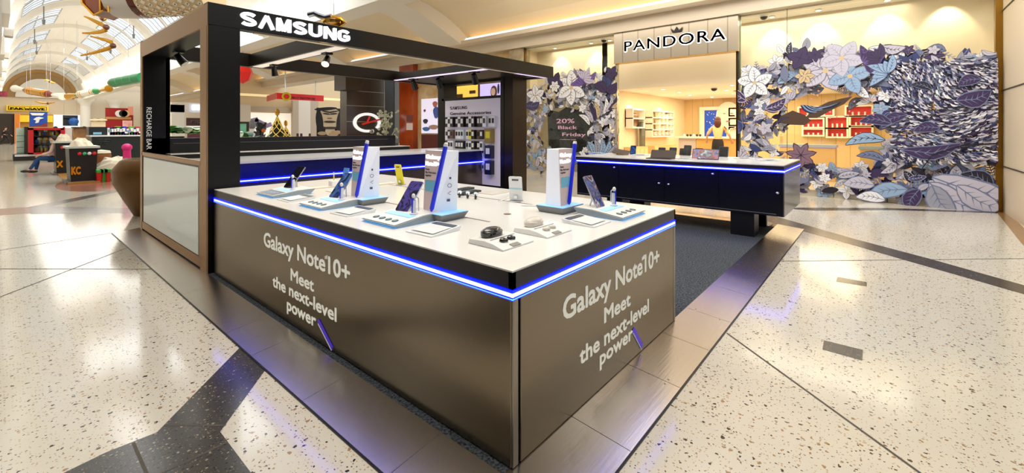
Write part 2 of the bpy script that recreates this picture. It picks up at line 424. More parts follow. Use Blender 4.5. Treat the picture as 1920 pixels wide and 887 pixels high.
struct(g, 'window_frame', mat('grey glazing bar', (170, 172, 170), .5), keep=True)
g = G()
for b in bays:
    for s0 in (4, 12):
        for i in range(s0, s0 + 4):
            for a0, a1 in ((b + .9, b + 3.75), (b + 4.25, b + 7.1)): g.quad(vp(i, a0, 1.01), vp(i + 1, a0, 1.01), vp(i + 1, a1, 1.01), vp(i, a1, 1.01))
struct(g, 'window_1', glass('skylight glass', (252, 254, 255), .004), keep=True)
# small suspended service rods under the vault
for k, (i, y) in enumerate(((14, 26.), (6, 26.), (14, 33.), (6, 34.), (14, 41.), (6, 42.), (13, 49.), (7, 50.))):
    p = Vector(vp(i, y, .97)); g = G(); g.cyl(p, p + Vector((0, 0, -.7)), .025, n=6); g.cyl(p + Vector((0, 0, -.7)), p + Vector((0, 0, -.95)), .07, .05, n=10)
    g.build('hanging_spotlight', mat('grey enamel', (120, 118, 112), .4), label='small grey spotlight on a rod below the glazed barrel vault', cat='light', group='rod spotlights under the vault')
# far end of the street: arch, lunette and the supermarket front
YE = 74.0
g = G()
g.quad((-14, YE, 0), (-14, YE, 5.0), (.3, YE, 5.0), (.3, YE, 0))
g.quad((-3, YE + .5, 4.2), (14, YE + .5, 4.2), (14, YE + .5, 9.5), (-3, YE + .5, 9.5))
g.box(.1, YE, 3.3, 13, YE + .3, 5.25)
struct(g, 'wall_back', M_cream, keep=True)
for s_, m_, dy in ((.98, mat('gold lunette', (196, 150, 84), .45), 0), (.80, mat('tan lunette', (168, 130, 78), .5), -.15), (.62, M_white, -.3)):
    g = G(); g.add([(VC, YE + dy, VS)] + [vp(i, YE + dy, s_) for i in range(NS + 1)], [(0, i + 1, i + 2) for i in range(NS)])
    struct(g, 'trim_8', m_)
# left side of the street (pier blocks with ledges)
g = G()
for y in range(14, 74, 8):
    g.box(-2.2, y, 3.6, .10, y + 5.2, 5.3); g.box(-2.2, y + .4, 4.1, .22, y + 2.4, 4.7)
g.box(-6, 12, 0, -1.6, 74, 6.4)
struct(g, 'wall_left', M_white, keep=True)
# surroundings behind the viewer: unseen walls, added and darkened to shape the counter's reflections
g = G(); g.box(-9.3, -8, 0, -9, 12, 6.6); struct(g, 'wall_rear_left', mat('rear brown wall', (36, 28, 23), .6), keep=True)
g = G(); g.box(-9, -8.3, 0, 14, -8, 5.4); struct(g, 'wall_rear', mat('rear grey wall', (60, 54, 46), .6), keep=True)
g = G(); g.quad((-9, -8, 6.6), (.2, -8, 6.6), (.2, 12, 6.6), (-9, 12, 6.6)); g.quad((6.7, -8, 6.6), (13, -8, 6.6), (13, -4, 6.6), (6.7, -4, 6.6)); struct(g, 'ceiling_rear', M_white, keep=True)
for x, y in ((6.98, 72.5), (9.6, 72.5)):
    g = G(); g.cyl((x, y, 0), (x, y, 4.6), .45, n=24); g.lathe((x, y, 0), [(.5, 4.45), (.52, 4.6), (.62, 4.72), (.85, 5.0), (.95, 5.2)], 24)
    g.build('column', M_white, smooth=True, kind='structure')
g = G(); c = atD(741, -16, 13.2); g.lathe((c.x, c.y, c.z - .1), [(.02, 0), (.42, .0), (.45, .16), (.72, .5), (.75, 2)], 28); g.build('column_capital', M_white, smooth=True, kind='structure')
# ------------------------------------------------------------------ kiosk: platform, ramps, counters, canopy
M_panel = mat('dark satin laminate', (134, 122, 104), .26, m=.92, spec=.5, coat=.0, bump=((1.2, 1.2, 40), .015))
M_edge = mat('dark edge band', (46, 40, 38), .34, m=.3)
M_top = mat('white solid surface', (238, 238, 238), .18, spec=.5)
M_ledw = mat('led core', (230, 235, 255), .5, e=(225, 235, 255), es=1.5)
M_ledb = mat('led diffuser', (10, 30, 255), .4, e=(0, 8, 255), es=9.0)
M_txt = mat('white lettering', (245, 244, 238), .5, e=(255, 250, 240), es=.12)
M_bronze = mat('bronze metal', (164, 124, 74), .32, 1.0, bump=((30, 30, 2), .03))
M_carpet = mat('black carpet', (22, 24, 27), .95, bump=(70, 1.0), var=(55, (92, 100, 106)))
M_lit = mat('led light strip', (255, 250, 235), .5, e=(255, 240, 215), es=3.0)

p = thing('kiosk_platform', 'low black carpeted platform under the phone kiosk', 'platform', (4.8, 5.1, 0))
g = G(); g.box(1.50, 1.32, 0, 8.15, 9.05, .03); g.build('carpet', M_carpet, p)
# metal ramps around the platform
rp = thing('edge_ramp', 'brushed steel edge ramp running along the left side of the kiosk', 'ramp', (1.34, 5, 0))
ys = [.95, 1.75, 2.62, 3.42, 3.95, 5.2, 6.6, 7.9, 9.07]
for a, b in zip(ys, ys[1:]):
    g = G(); a0 = a if a > 1 else .95; g.add([(1.17, a, .002), (1.50, max(a, 1.32), .032), (1.50, b, .032), (1.17, b - .004, .002), (1.17, a, 0), (1.5, max(a, 1.32), 0), (1.5, b, 0), (1.17, b, 0)],
        [(0, 3, 2, 1), (0, 4, 7, 3), (3, 7, 6, 2), (1, 2, 6, 5)]); g.build('ramp_plate', M_steel, rp)
g = G(); g.box(1.16, .95, 0, 1.172, 9.07, .006); g.build('edge_strip', M_black, rp)
rq = thing('edge_ramp', 'brushed steel edge ramp along the front of the kiosk, ending under the floating counter', 'ramp', (4.8, 1.13, 0))
xs = [1.17, 2.05, 2.75, 3.35, 3.95, 4.7, 5.6, 6.6, 7.5, 8.4]
for a, b in zip(xs, xs[1:]):
    g = G(); g.add([(a, .95, .002), (b - .004, .95, .002), (b - .004, 1.32, .032), (max(a, 1.5), 1.32, .032), (a, .95, 0), (b - .004, .95, 0), (b - .004, 1.32, 0), (max(a, 1.5), 1.32, 0)],
        [(0, 1, 2, 3), (0, 4, 5, 1), (1, 5, 6, 2)]); g.build('ramp_plate', M_steel, rq)
g = G(); g.box(1.17, .94, 0, 8.4, .952, .006); g.build('edge_strip', M_black, rq)
M_screw = mat('screw', (230, 228, 224), .3, 1.0)
for x, y in ((2.72, 1.04), (2.78, 1.04), (2.72, 1.25), (2.78, 1.25), (3.93, 1.04), (3.98, 1.25)): G().cyl((x, y, .002), (x, y, .001 + .03 * (y - .95) / .37 + .004), .006, n=8).build('screw_head', M_screw, rq)
rr = thing('edge_ramp', 'brushed steel edge ramp along the far shop side of the kiosk', 'ramp', (8.3, 5.0, 0))
ys = [1.4, 2.3, 3.2, 4.1, 5.2, 6.4, 7.6, 9.05]
for a, b in zip(ys, ys[1:]):
    g = G(); g.add([(8.15, a, .032), (8.5, a, .002), (8.5, b - .01, .002), (8.15, b - .01, .032)], [(0, 1, 2, 3)]); g.build('ramp_plate', M_steel, rr)

# --- front display counter
CX0, CX1, CY0, CY1 = 1.545, 3.635, 1.303, 5.56
c = thing('display_counter', 'large dark display counter with white top and blue light line, nearest the viewer', 'counter', ((CX0 + CX1) / 2, (CY0 + CY1) / 2, .03))
g = G(); g.box(CX0 + .03, CY0 + .03, .03, CX1 - .03, CY1 - .02, .80); g.build('carcass', M_black, c)
g = G(); g.box(CX0, CY0 + .01, .035, CX0 + .03, CY1, .815); g.build('side_panel', M_panel, c, bevel=.004)
g = G(); g.box(CX0 + .062, CY0, .035, CX1 - .045, CY0 + .03, .815); g.build('end_panel', M_panel, c, bevel=.004)
for x_ in (CX0 + .005, CX1 - .038): G().box(x_, CY0, .035, x_ + .04, CY0 + .03, .815).build('corner_trim', mat('satin metal trim', (150, 144, 134), .3, 1.0), c, bevel=.004)
g = G(); g.box(CX0, CY0, .865, CX0 + .025, CY1, .944); g.box(CX0 + .0, CY0, .865, CX1, CY0 + .025, .944); g.box(CX1 - .025, CY0, .865, CX1, CY1, .944)
g.build('edge_band', M_edge, c)
g = G(); g.box(CX0 + .001, CY0 + .001, .944, CX1 - .001, CY1, .952); g.box(CX0 + .03, CY0 + .03, .87, CX1 - .03, CY1, .944); g.build('worktop', M_top, c)
g = G(); g.box(CX0 - .005, CY0 - .005, .817, CX1 - .014, CY1, .863); g.build('light_channel', M_ledb, c)
g = G(); g.box(CX0 - .009, CY0 - .009, .834, CX0 + .0, CY1 - .03, .850); g.box(CX0 - .009, CY0 - .009, .834, CX1 - .03, CY0, .850)
g.build('led_strip', M_ledw, c)
g = G(); g.box(CX0 - .008, CY0 - .008, .8205, CX0, CY1 - .02, .8245); g.box(CX0 - .008, CY0 - .008, .8205, CX1 - .02, CY0, .8245)
g.build('led_strip', mat('pale blue led line', (150, 210, 255), .5, e=(90, 160, 255), es=1.6), c)
M_slot = mat('cable slot', (120, 104, 84), .6)
for a, b in (((2.265, 2.12), (2.265, 2.55)), ((2.265, 3.0), (2.265, 3.45)), ((2.265, 3.9), (2.265, 4.5)), ((3.02, 2.15), (3.02, 2.55)), ((3.02, 2.57), (3.02, 3.5)), ((3.02, 3.6), (3.02, 4.6))):
    G().box(a[0] - .008, a[1], .952, b[0] + .008, b[1], .9532).build('cable_slot', M_slot, c)
g = G(); g.lathe((2.56, 2.21, .9525), [(.0, .001), (.03, .001), (.03, -.0005)], 18)
g.build('cable_hole', M_slot, c)
def face_text(parent, o, u, rows, mt):
    for t, s_, w_, z_, cap_, b_ in rows: G().text(t, Vector(o) + u * s_ + Zv * z_, u, Zv, width=w_, cap=cap_, ext=.002, bold=b_).build('lettering', mt, parent)
    w0 = G.twidth('Galaxy Note10+'); f1 = 1.46 if u == -Y else 1.33; x1 = G.twidth('Galaxy Note') / w0 * f1; z0 = .578 if u == -Y else .582
    o1 = Vector(o) + u * (x1 + .022) + Zv * z0; w_ = u.cross(Zv) * .002      # little flag of the figure one
    G().prism([(.012, .098), (.012, .126), (-.030, .112), (-.030, .092)], o1, u, Zv, w_).build('lettering', mt, parent)
face_text(c, (CX0 - .0005, 4.19, 0), -Y, [('Galaxy Note10+', 0, 1.46, .578, .126, .024), ('Meet', .545, .40, .392, .098, .024), ('the next-level', .19, 1.09, .262, .098, .024), ('power', .475, .50, .135, .098, .024)], M_txt)
face_text(c, (1.96, CY0 - .0005, 0), X, [('Galaxy Note10+', 0, 1.33, .582, .126, .024), ('Meet', .455, .37, .418, .095, .024), ('the next-level', .17, .96, .278, .095, .024), ('power', .40, .46, .178, .09, .024)], M_txt)
M_pen = mat('violet pen print', (92, 62, 200), .4, e=(80, 50, 220), es=.3)
for o, u, du, dz in (((CX0 - .003, 3.165, .19), -Y, .20, -.132), ((2.835, CY0 - .003, .225), X, .135, -.162)):
    k = 1.0
    a = Vector(o); b = a + u * du + Zv * dz; d = (b - a).normalized(); n = Vector((0, 0, 1)).cross(d).normalized(); nn = d.cross(u.cross(Zv)).normalized()
    pts = []
    for i in range(9): an = pi / 2 + pi * i / 8; pts.append(a + d * (.02 * cos(an)) + nn * (.02 * sin(an)))
    pts += [b - nn * .02, b + nn * .02]
    w_ = u.cross(Zv) * .001
    G().add(pts + [q + w_ for q in pts], [tuple(range(len(pts))), tuple(range(len(pts), 2 * len(pts)))[::-1]]).build('pen_print', M_pen, c)
    G().tube([a + nn * .019 + w_ * 2, b + nn * .019 + w_ * 2], .003, 6).build('pen_highlight', M_txt, c)

# --- back counter (taller bar) along y = 7.2
bk = thing('bar_counter', 'dark bar counter with white top and blue light line behind the display counter', 'counter', (4.5, 7.9, .03))
g = G(); g.box(1.56, 7.22, .03, 7.45, 8.55, 1.10); g.build('carcass', M_panel, bk)
g = G(); g.box(1.56, 7.18, 1.10, 7.45, 8.62, 1.13); g.build('worktop', M_top, bk)
g = G(); g.box(1.83, 7.214, .85, 7.44, 7.222, 1.095); g.build('fascia_board', mat('navy gloss laminate', (12, 16, 90), .25, spec=.6), bk)
g = G(); g.box(1.83, 7.185, .834, 7.44, 7.2, .850); g.build('led_strip', M_ledw, bk)
g = G(); g.box(1.83, 7.190, .815, 7.44, 7.219, .866); g.build('light_channel', M_ledb, bk)
g = G(); g.box(1.56, 8.62, .03, 6.4, 9.05, 1.20); g.box(1.56, 8.9, 1.20, 6.2, 9.08, 1.46); g.build('back_ledge', M_black, bk)
g = G(); g.box(1.8, 8.60, 1.20, 6.4, 9.0, 1.212); g.build('ledge_top', mat('white ledge', (236, 232, 224), .3), bk)
g = G(); g.box(1.9, 8.885, 1.37, 6.0, 8.90, 1.376); g.build('trim_line', mat('grey trim line', (110, 112, 124), .4), bk)

# --- right floating counter
RX0, RX1, RY0, RY1 = 7.1, 8.66, 1.04, 4.42
rc = thing('floating_counter', 'floating dark cabinet counter with knobs and blue light line before the jewellery shop', 'counter', (7.9, 2.7, .03))
g = G(); g.box(RX0 + .05, RY0 + .02, .37, RX1, RY1, 1.0); g.build('carcass', M_black, rc)
g = G(); g.box(RX0 + .03, RY0, .375, RX1, RY0 + .02, .995); g.build('end_panel', mat('olive satin laminate', (104, 98, 84), .25, m=.6, coat=.3), rc)
g = G(); g.box(RX0, RY0, 1.035, RX1, RY1, 1.09); g.build('edge_band', M_edge, rc)
g = G(); g.box(RX0, RY0, 1.09, RX1, RY1, 1.105); g.build('worktop', M_top, rc)
g = G(); g.box(RX0 - .006, RY0 - .006, .992, RX1 - .01, RY1, 1.036); g.build('light_channel', M_ledb, rc)
g = G(); g.box(RX0 - .010, RY0 - .010, 1.006, RX0, RY1 - .02, 1.024); g.box(RX0 - .010, RY0 - .010, 1.010, RX1 - .02, RY0, 1.020); g.build('led_strip', M_ledw, rc)
M_navy = mat('navy black laminate', (14, 14, 22), .22, spec=.6)
M_knob = mat('polished knob', (240, 240, 240), .12, 1.0)
yb = [RY1 - .01, 3.56, 2.74, 1.90, RY0 + .01]
kn = [(3.63, .925), (2.82, .71), (2.66, .705), (1.12, .71), (1.98, .92)]
for k, (a, b) in enumerate(zip(yb, yb[1:])):
    g = G(); g.box(RX0 + .03, b + .003, .378, RX0 + .05, a - .003, .992); d_ = g.build('door', M_navy, rc, bevel=.002)
    for (ky, kz) in kn:
        if b < ky < a:
            g = G(); g.cyl((RX0 + .03, ky, kz), (RX0 + .015, ky, kz), .008, n=12); g.ball((RX0 + .006, ky, kz), (.012, .021, .017)); g.build('knob', M_knob, d_, smooth=True)
g = G(); g.box(RX0 + .027, RY0 + .1, .40, RX0 + .03, RY1 - .02, .408); g.build('trim_line', mat('grey trim line', (110, 112, 124), .4), rc)
for (x0, x1, y0, y1) in ((7.16, 7.46, 1.42, 1.74), (7.16, 7.46, 3.5, 3.8), (8.1, 8.4, 3.5, 3.8), (8.02, 8.10, 1.42, 1.74)):
    g = G(); g.box(x0, y0, .03, x1, y1, .372); g.build('leg', M_black, rc)

# --- recharge tower and canopy
cn = thing('canopy_frame', 'black canopy frame with illuminated sign on its front beam and a glass panelled charging tower', 'canopy', (4.8, 7.3, .03))
TX0, TX1, TY0, TY1, TZ = 1.50, 1.815, 5.61, 9.02, 2.985
M_post = mat('black satin post', (11, 10, 9), .34, spec=.32)
M_beam = mat('dark bronze beam', (30, 22, 12), .36, m=.2, spec=.3)
g = G(); g.box(TX0 + .004, TY0, .03, TX1, TY0 + .26, TZ); g.build('post', M_post, cn)
g = G(); g.box(TX0, TY0 + .004, .03, TX0 + .02, TY0 + .045, TZ); g.box(TX0, TY0 + .13, .1, TX0 + .012, TY0 + .26, 2.74); g.box(TX0 - .002, TY0 + .04, .03, TX0 + .004, TY0 + .27, TZ); g.build('post_edge', M_bronze, cn)
g = G(); g.box(TX0 + .004, TY1 - .12, .03, TX1 + .04, TY1, TZ); g.box(TX0 + .3, TY1 - .12, .03, TX1 + .04, TY1, TZ); g.build('post', M_post, cn)
g = G(); g.box(TX0 - .002, TY1 - .14, .03, TX0 + .012, TY1, TZ); g.build('post_edge', M_bronze, cn)
g = G(); g.box(TX0 - .003, TY0, 2.745, TX0 + .02, TY1, TZ); g.build('side_fascia', M_bronze, cn)
g = G(); g.box(TX0 + .02, TY0 + .26, 2.76, TX1, TY1 - .1, TZ); g.build('side_beam', M_post, cn)
g = G(); g.box(TX0 - .002, TY0 + .26, 1.195, TX0 + .03, TY1 - .1, 1.25); g.box(TX0 - .002, TY0 + .26, .05, TX0 + .02, TY1 - .1, .16); g.box(TX0, TY0 + .26, .16, TX0 + .012, TY0 + .32, 1.2); g.build('panel_frame', M_bronze, cn)
g = G(); g.box(TX0 + .006, TY0 + .26, .05, TX0 + .03, TY1 - .1, 1.2); g.build('backing_panel', M_black, cn)
g = G(); g.box(TX0 + .001, TY0 + .36, .17, TX0 + .009, TY1 - .22, 1.17); g.build('glass_panel', mat('back painted glass', (206, 216, 212), .12, spec=.8, coat=.6, e=(206, 218, 214), es=.16), cn)
g = G(); g.box(TX0 + .03, TY0 + .26, 1.12, TX1 - .01, TY1 - .12, 1.15); g.build('shelf', M_top, cn)
g = G(); g.box(1.50, TY0, 2.755, 8.07, TY0 + .14, 3.0); g.build('front_beam', M_beam, cn)
g = G(); g.box(1.50, TY0 - .004, 2.757, 2.35, TY0, 2.998); g.box(2.35, TY0 - .004, 2.757, 3.35, TY0, 2.998); g.build('sign_panel', M_post, cn)
g = G(); g.box(1.50, TY1 - .12, 2.76, 8.07, TY1, 3.0); g.build('rear_beam', M_beam, cn)
g = G(); g.box(3.02, TY0 + .14, 2.76, 3.27, TY1 - .12, 2.98); g.build('cross_beam', M_beam, cn)
g = G(); g.box(6.14, TY0 + .14, 2.78, 7.95, TY1 - .12, 2.93); g.build('soffit_panel', mat('dark soffit', (30, 24, 18), .4), cn)
g = G(); g.box(7.93, TY0 + .14, 2.76, 8.07, TY1 - .12, 3.0); g.build('end_beam', M_beam, cn)
g = G(); g.box(3.06, TY0 + .15, 2.752, 3.22, TY1 - .2, 2.76); g.build('light_strip', mat('soft light strip', (240, 230, 210), .5, e=(255, 240, 220), es=.55), cn)
g = G(); g.box(6.14, TY0 + .2, 2.765, 6.22, TY1 - .15, 2.78); g.box(6.9, TY0 + .10, 2.748, 7.95, TY0 + .17, 2.757); g.build('light_strip', mat('lilac light strip', (240, 220, 255), .5, e=(240, 215, 255), es=.8), cn)
g = G(); g.box(2.0, TY0 + .10, 2.748, 6.9, TY0 + .15, 2.757); g.build('light_strip', mat('dim strip', (210, 190, 150), .5, e=(240, 220, 180), es=.25), cn)
M_sign = mat('lit sign letter', (255, 255, 255), .5, e=(245, 250, 255), es=2.2)
G().strokes('SAMSUNG', (1.815, TY0 - .006, 2.802), X, Zv, 1.335, .155, .03, t=.25).build('sign_lettering', M_sign, cn)
# vertical wording on the rear post, reading downwards
G().text('RECHARGE BAR', (1.555, TY1 - .122, 1.955), -Zv, X, width=.67, cap=.066, ext=.002, bold=.0).build('post_lettering', M_txt, cn)

# --- accessories wall at the back of the kiosk
aw = thing('accessory_display_wall', 'dark framed display wall headed Genuine Accessories, hung with phone cases', 'display', (7.6, 7.5, .03))
AX = 7.48
g = G(); g.box(AX, 6.30, .03, AX + .5, 6.56, 2.78); g.build('post', mat('dark bronze post', (50, 40, 28), .3, m=.5), aw)
g = G(); g.box(AX - .01, 6.56, .03, AX + .08, 6.66, 2.78); g.build('post', M_black, aw)
g = G(); g.box(AX, 8.62, .03, AX + .45, 8.86, 2.78); g.build('post', M_post, aw)
g = G(); g.box(AX, 6.56, .03, AX + .08, 8.7, .32); g.box(AX, 6.56, 2.33, AX + .08, 8.7, 2.39); g.box(AX, 6.56, 2.72, AX + .2, 8.7, 2.78); g.build('frame_rail', M_post, aw)
g = G(); g.box(AX - .02, 6.66, .30, AX + .02, 8.55, 2.325); g.build('display_board', mat('lilac white board', (226, 216, 226), .4, e=(235, 225, 240), es=.12), aw)
M_ink = mat('black print', (18, 18, 20), .5)
G().strokes('SAMSUNG', (AX - .022, 8.36, 2.10), -Y, Zv, .62, .075, .003, t=.26).build('lettering', M_ink, aw)
G().text('Genuine Accessories', (AX - .022, 8.36, 1.965), -Y, Zv, width=1.42, cap=.075, ext=.003, bold=.02).build('lettering', M_ink, aw)
M_hook = mat('chrome hook', (200, 200, 205), .2, 1.0)
cols = {'k': mat('black case', (40, 34, 34), .4), 'w': mat('white case pack', (236, 234, 238), .35), 'c': mat('clear case pack', (208, 220, 228), .2),
        'y': mat('yellow case', (226, 214, 40), .4), 'g': mat('gold case', (150, 128, 70), .35), 'n': mat('navy case', (26, 30, 60), .35), 'b': mat('brown case', (110, 84, 70), .4)}
cn_ = {'k': 'black', 'w': 'white', 'c': 'clear', 'y': 'yellow', 'g': 'gold', 'n': 'navy blue', 'b': 'brown'}
rows = [('top row', 1.66, .25, 8.42, .125, 'kwkkwkkwkkkwww', .105), ('middle row', 1.37, .22, 8.42, .125, 'wkbwwcwykbkg', .105), ('bottom row', 1.10, .22, 8.42, .125, 'kwwkkkcwkkwww', .105)]
def case_pack(y, z, w_, h_, col, label, group, deep=.09):
    t = thing('case_pack', label, 'phone case', (AX - .03, y, z), group)
    g = G(); g.rb((AX - .03 - deep / 2, y, z + h_ / 2), (deep, w_, h_), .008, axis=0); g.build('pack', cols[col], t)
    g = G(); g.box(AX - .034 - deep, y - w_ * .3, z + h_ * .35, AX - .03 - deep, y + w_ * .3, z + h_ * .8)
    g.build('phone_print', cols['w' if col in 'kn' else 'k'] if col != 'g' else cols['y'], t)
    g = G(); g.cyl((AX - .02, y, z + h_ + .008), (AX - .06 - deep, y, z + h_ + .008), .003, n=6); g.build('hook', M_hook, t)
for nm, z0, h_, y0, dy, s_, w_ in rows:
    for i, ch in enumerate(s_):
        y = y0 - i * dy
        if y < 6.78: break
        if nm != 'top row' and y < 7.05: break
        if ch == 'g': continue
        case_pack(y, z0, w_, h_, ch, f'{cn_[ch]} phone case pack on the {nm} of the accessories board', f'{cn_[ch]} case packs on the {nm}', .06 + .03 * (i % 3))
case_pack(6.93, 1.28, .22, .34, 'g', 'large gold case pack hanging at the right end of the accessories board', None, .12)
case_pack(6.93, .93, .20, .30, 'n', 'navy flip case pack hanging directly below the gold one', None, .12)
case_pack(6.93, .56, .20, .32, 'n', 'navy flip case pack lowest on the accessories board', None, .12)
case_pack(7.16, .98, .06, .18, 'c', 'slim clear blister pack left of the upper navy case', None, .04)
case_pack(7.16, .62, .06, .18, 'c', 'slim clear blister pack left of the lower navy case', None, .04)

# --- spotlights clipped under the canopy
M_lens = mat('lit lamp face', (255, 240, 210), .3, e=(255, 214, 140), es=14)
M_off = mat('lamp reflector', (210, 205, 200), .2, 1.0)
def spot(p, aim, lit, label, big=1.0):
    p = Vector(p); t = thing('track_spotlight', label, 'spotlight', p)
    aim = Vector(aim).normalized()
    g = G(); g.box(p.x - .05 * big, p.y - .06 * big, p.z - .03, p.x + .05 * big, p.y + .06 * big, p.z); g.build('adapter', M_black, t)
    g = G(); g.cyl(p - Zv * .03, p - Zv * .09, .012, n=8); g.build('stem', M_black, t)
    h0 = p - Zv * .10 - aim * .05; h1 = h0 + aim * .14 * big
    g = G(); g.cyl(h0, h1, .035 * big, .05 * big, n=16); g.build('lamp_head', M_black, t, smooth=True)
    g = G(); g.cyl(h1, h1 + aim * .004, .044 * big, n=16); g.build('lamp_face', M_lens if lit else M_off, t)
spot(onZ(613, 99, 2.75), (-.5, -.5, -.75), True, 'lit track spotlight under the canopy cross beam, glowing warm', 1.15)
spot(onZ(514, 121, 2.75), (.15, 0, -1), False, 'unlit track spotlight on the cross beam left of the glowing one', 1.1)
for px, lb in ((775, 'black track spotlight above the orange wood column, left under the right soffit'), (822, 'small track spotlight in the middle of the three under the right soffit'), (889, 'chrome rimmed track spotlight above the yellow and purple screens')):
    q = onZ(px, 147 if px < 800 else (143 if px < 850 else 134), 2.775); spot(q, (.5, .2, -.8), False, lb, 1.5)
spot((1.75, 7.9, 2.76), (0.4, -.3, -.6), False, 'track spotlight inside the charging tower opening', 1.2)
lp = onZ(613, 99, 2.75)
sd = bpy.data.lights.new('spot_beam', 'SPOT'); sd.energy = 60; sd.spot_size = rad(80); sd.color = (1, .8, .5); sd.shadow_soft_size = .05
so = bpy.data.objects.new('spot_beam', sd); COL.objects.link(so); so.location = lp + Vector((-.04, -.04, -.26)); so.rotation_euler = Vector((.3, .3, 1)).to_track_quat('Z', 'Y').to_euler()
area('canopy_light', (4.8, 7.2, 2.7), .5, 18, (1, .95, .9), size_y=2.5)
# ------------------------------------------------------------------ things on the display counter
TT = .9525
M_w = mat('white plastic', (242, 242, 242), .3)
M_bluegrey = mat('blue grey plastic', (146, 160, 172), .35)
M_cyan = mat('cyan lit edge', (170, 215, 240), .4, e=(90, 180, 255), es=.4)
M_glassk = mat('black screen glass', (12, 12, 16), .08, spec=.6, coat=1)
M_penb = mat('blue pen', (28, 40, 200), .3, e=(20, 40, 220), es=.25)
M_silver = mat('silver', (200, 205, 212), .22, 1.0)
M_tray = mat('grey tray', (134, 138, 142), .45, var=(300, (118, 122, 126)))
M_teal = mat('teal icon', (30, 84, 92), .3)
def screen_mat(name, cs, scale=14, es=.5, seed=0.0):
    M_ = bpy.data.materials.new(name); M_.use_nodes = True; nt = M_.node_tree; N = nt.nodes; L = nt.links; b = N['Principled BSDF']
    tc = N.new('ShaderNodeTexCoord'); mp = N.new('ShaderNodeMapping'); mp.inputs['Location'].default_value = (seed, seed * 2, seed * 3); mp.inputs['Rotation'].default_value = (.6, .4, .3)
    L.new(tc.outputs['Object'], mp.inputs[0])
    w = N.new('ShaderNodeTexNoise'); w.inputs['Scale'].default_value = scale * 1.6; w.inputs['Distortion'].default_value = 2.2; w.inputs['Detail'].default_value = .5
    L.new(mp.outputs[0], w.inputs['Vector']); cr = N.new('ShaderNodeValToRGB'); mr = N.new('ShaderNodeMapRange'); mr.inputs[1].default_value = .28; mr.inputs[2].default_value = .72; L.new(w.outputs['Fac'], mr.inputs[0]); L.new(mr.outputs[0], cr.inputs[0])
    el = cr.color_ramp.elements; el[0].color = rgb(cs[0]); el[1].color = rgb(cs[-1])
    for i, c_ in enumerate(cs[1:-1]): e = el.new((i + 1) / (len(cs) - 1)); e.color = rgb(c_)
    b.inputs['Base Color'].default_value = rgb((10, 10, 14)); b.inputs['Roughness'].default_value = .08
    L.new(cr.outputs[0], b.inputs['Emission Color']); b.inputs['Emission Strength'].default_value = es
    return M_
S_a = screen_mat('violet wave screen', [(20, 16, 24), (44, 34, 70), (90, 80, 170), (30, 24, 44)], 6, .7)
S_b = screen_mat('blue wave screen', [(10, 14, 26), (20, 50, 110), (70, 120, 190), (16, 20, 34)], 5, .7, 1.3)
S_c = screen_mat('multicolour wave screen', [(10, 8, 14), (60, 90, 170), (70, 30, 40), (200, 190, 210), (14, 10, 16)], 5, .8, 2.7)
S_d = screen_mat('dark screen', [(10, 10, 12), (30, 30, 40), (14, 14, 20)], 6, .5, 4.1)

def dock(label, grey):
    t = thing('demo_dock', label, 'demo dock', (0, 0, 0), 'phone demo docks on the display counter')
    g = G(); prof_ = [(.03, 0), (.37, 0), (.42, .048), (.24, .045), (.14, .030), (.0, .014)]
    g.prism(prof_, (0, .20, .004), X, Zv, (0, -.40, 0)); g.build('base', M_bluegrey, t, bevel=.003)
    g = G(); g.box(.01, -.19, 0, .39, .19, .005); g.build('underglow', M_cyan, t)
    g = G(); g.prism([(.255, .0455), (.415, .0485), (.413, .053), (.255, .050), (.15, .0365), (.012, .0205), (.012, .0165), (.15, .0325)], (0, .19, .004), X, Zv, (0, -.38, 0)); g.build('top_plate', M_w, t, bevel=.002)
    g = G(); g.prism([(.165, .0405), (.225, .0475), (.225, .0485), (.165, .0415)], (0, .15, .004), X, Zv, (0, -.30, 0)); g.build('step_strip', M_cyan, t)
    d_ = Vector((.14, 0, .0165)).normalized(); nrm = Vector((-d_.z, 0, d_.x))
    if grey:
        g = G(); a = Vector((.02, 0, .0275)); g.add([a + Y * .17, a - Y * .17, a + d_ * .12 - Y * .17, a + d_ * .12 + Y * .17], [(0, 1, 2, 3)]); g.build('icon_panel', mat('slate icon panel', (84, 104, 130), .3), t)
    for k in range(4):
        c_ = Vector((.075, .115 - k * .075, .0325)); g = G(); n = 16
        g.cyl(c_ - nrm * .002, c_ + nrm * .003, .024, n=20); ic = g.build('round_icon', M_teal if not grey else mat('pale icon', (150, 170, 190), .3), t)
        g = G(); g.cyl(c_ + nrm * .003, c_ + nrm * .004, .012, n=12); g.build('icon_glyph', M_bluegrey, ic)
    return t
def phone(label, scr, h_=.262, w_=.13, tilt=27, frame=M_silver, group=None):
    t = thing('smartphone', label, 'smartphone', (0, 0, 0), group)
    R = (0, rad(tilt), 0); d_ = Euler(R).to_matrix() @ Zv; n_ = Euler(R).to_matrix() @ X
    c_ = d_ * (h_ / 2)
    g = G(); g.rb(c_, (.011, w_, h_), .012, axis=0, rot=R); g.build('body', frame, t, smooth=False)
    g = G(); g.rb(c_ - n_ * .0062, (.002, w_ - .004, h_ - .004), .011, axis=0, rot=R); g.build('screen', scr, t)
    g = G(); g.cyl(n_ * .006 + d_ * .12, n_ * .012 + Vector((.085, 0, .0)), .006, n=8); g.build('security_arm', M_silver, t)
    return t
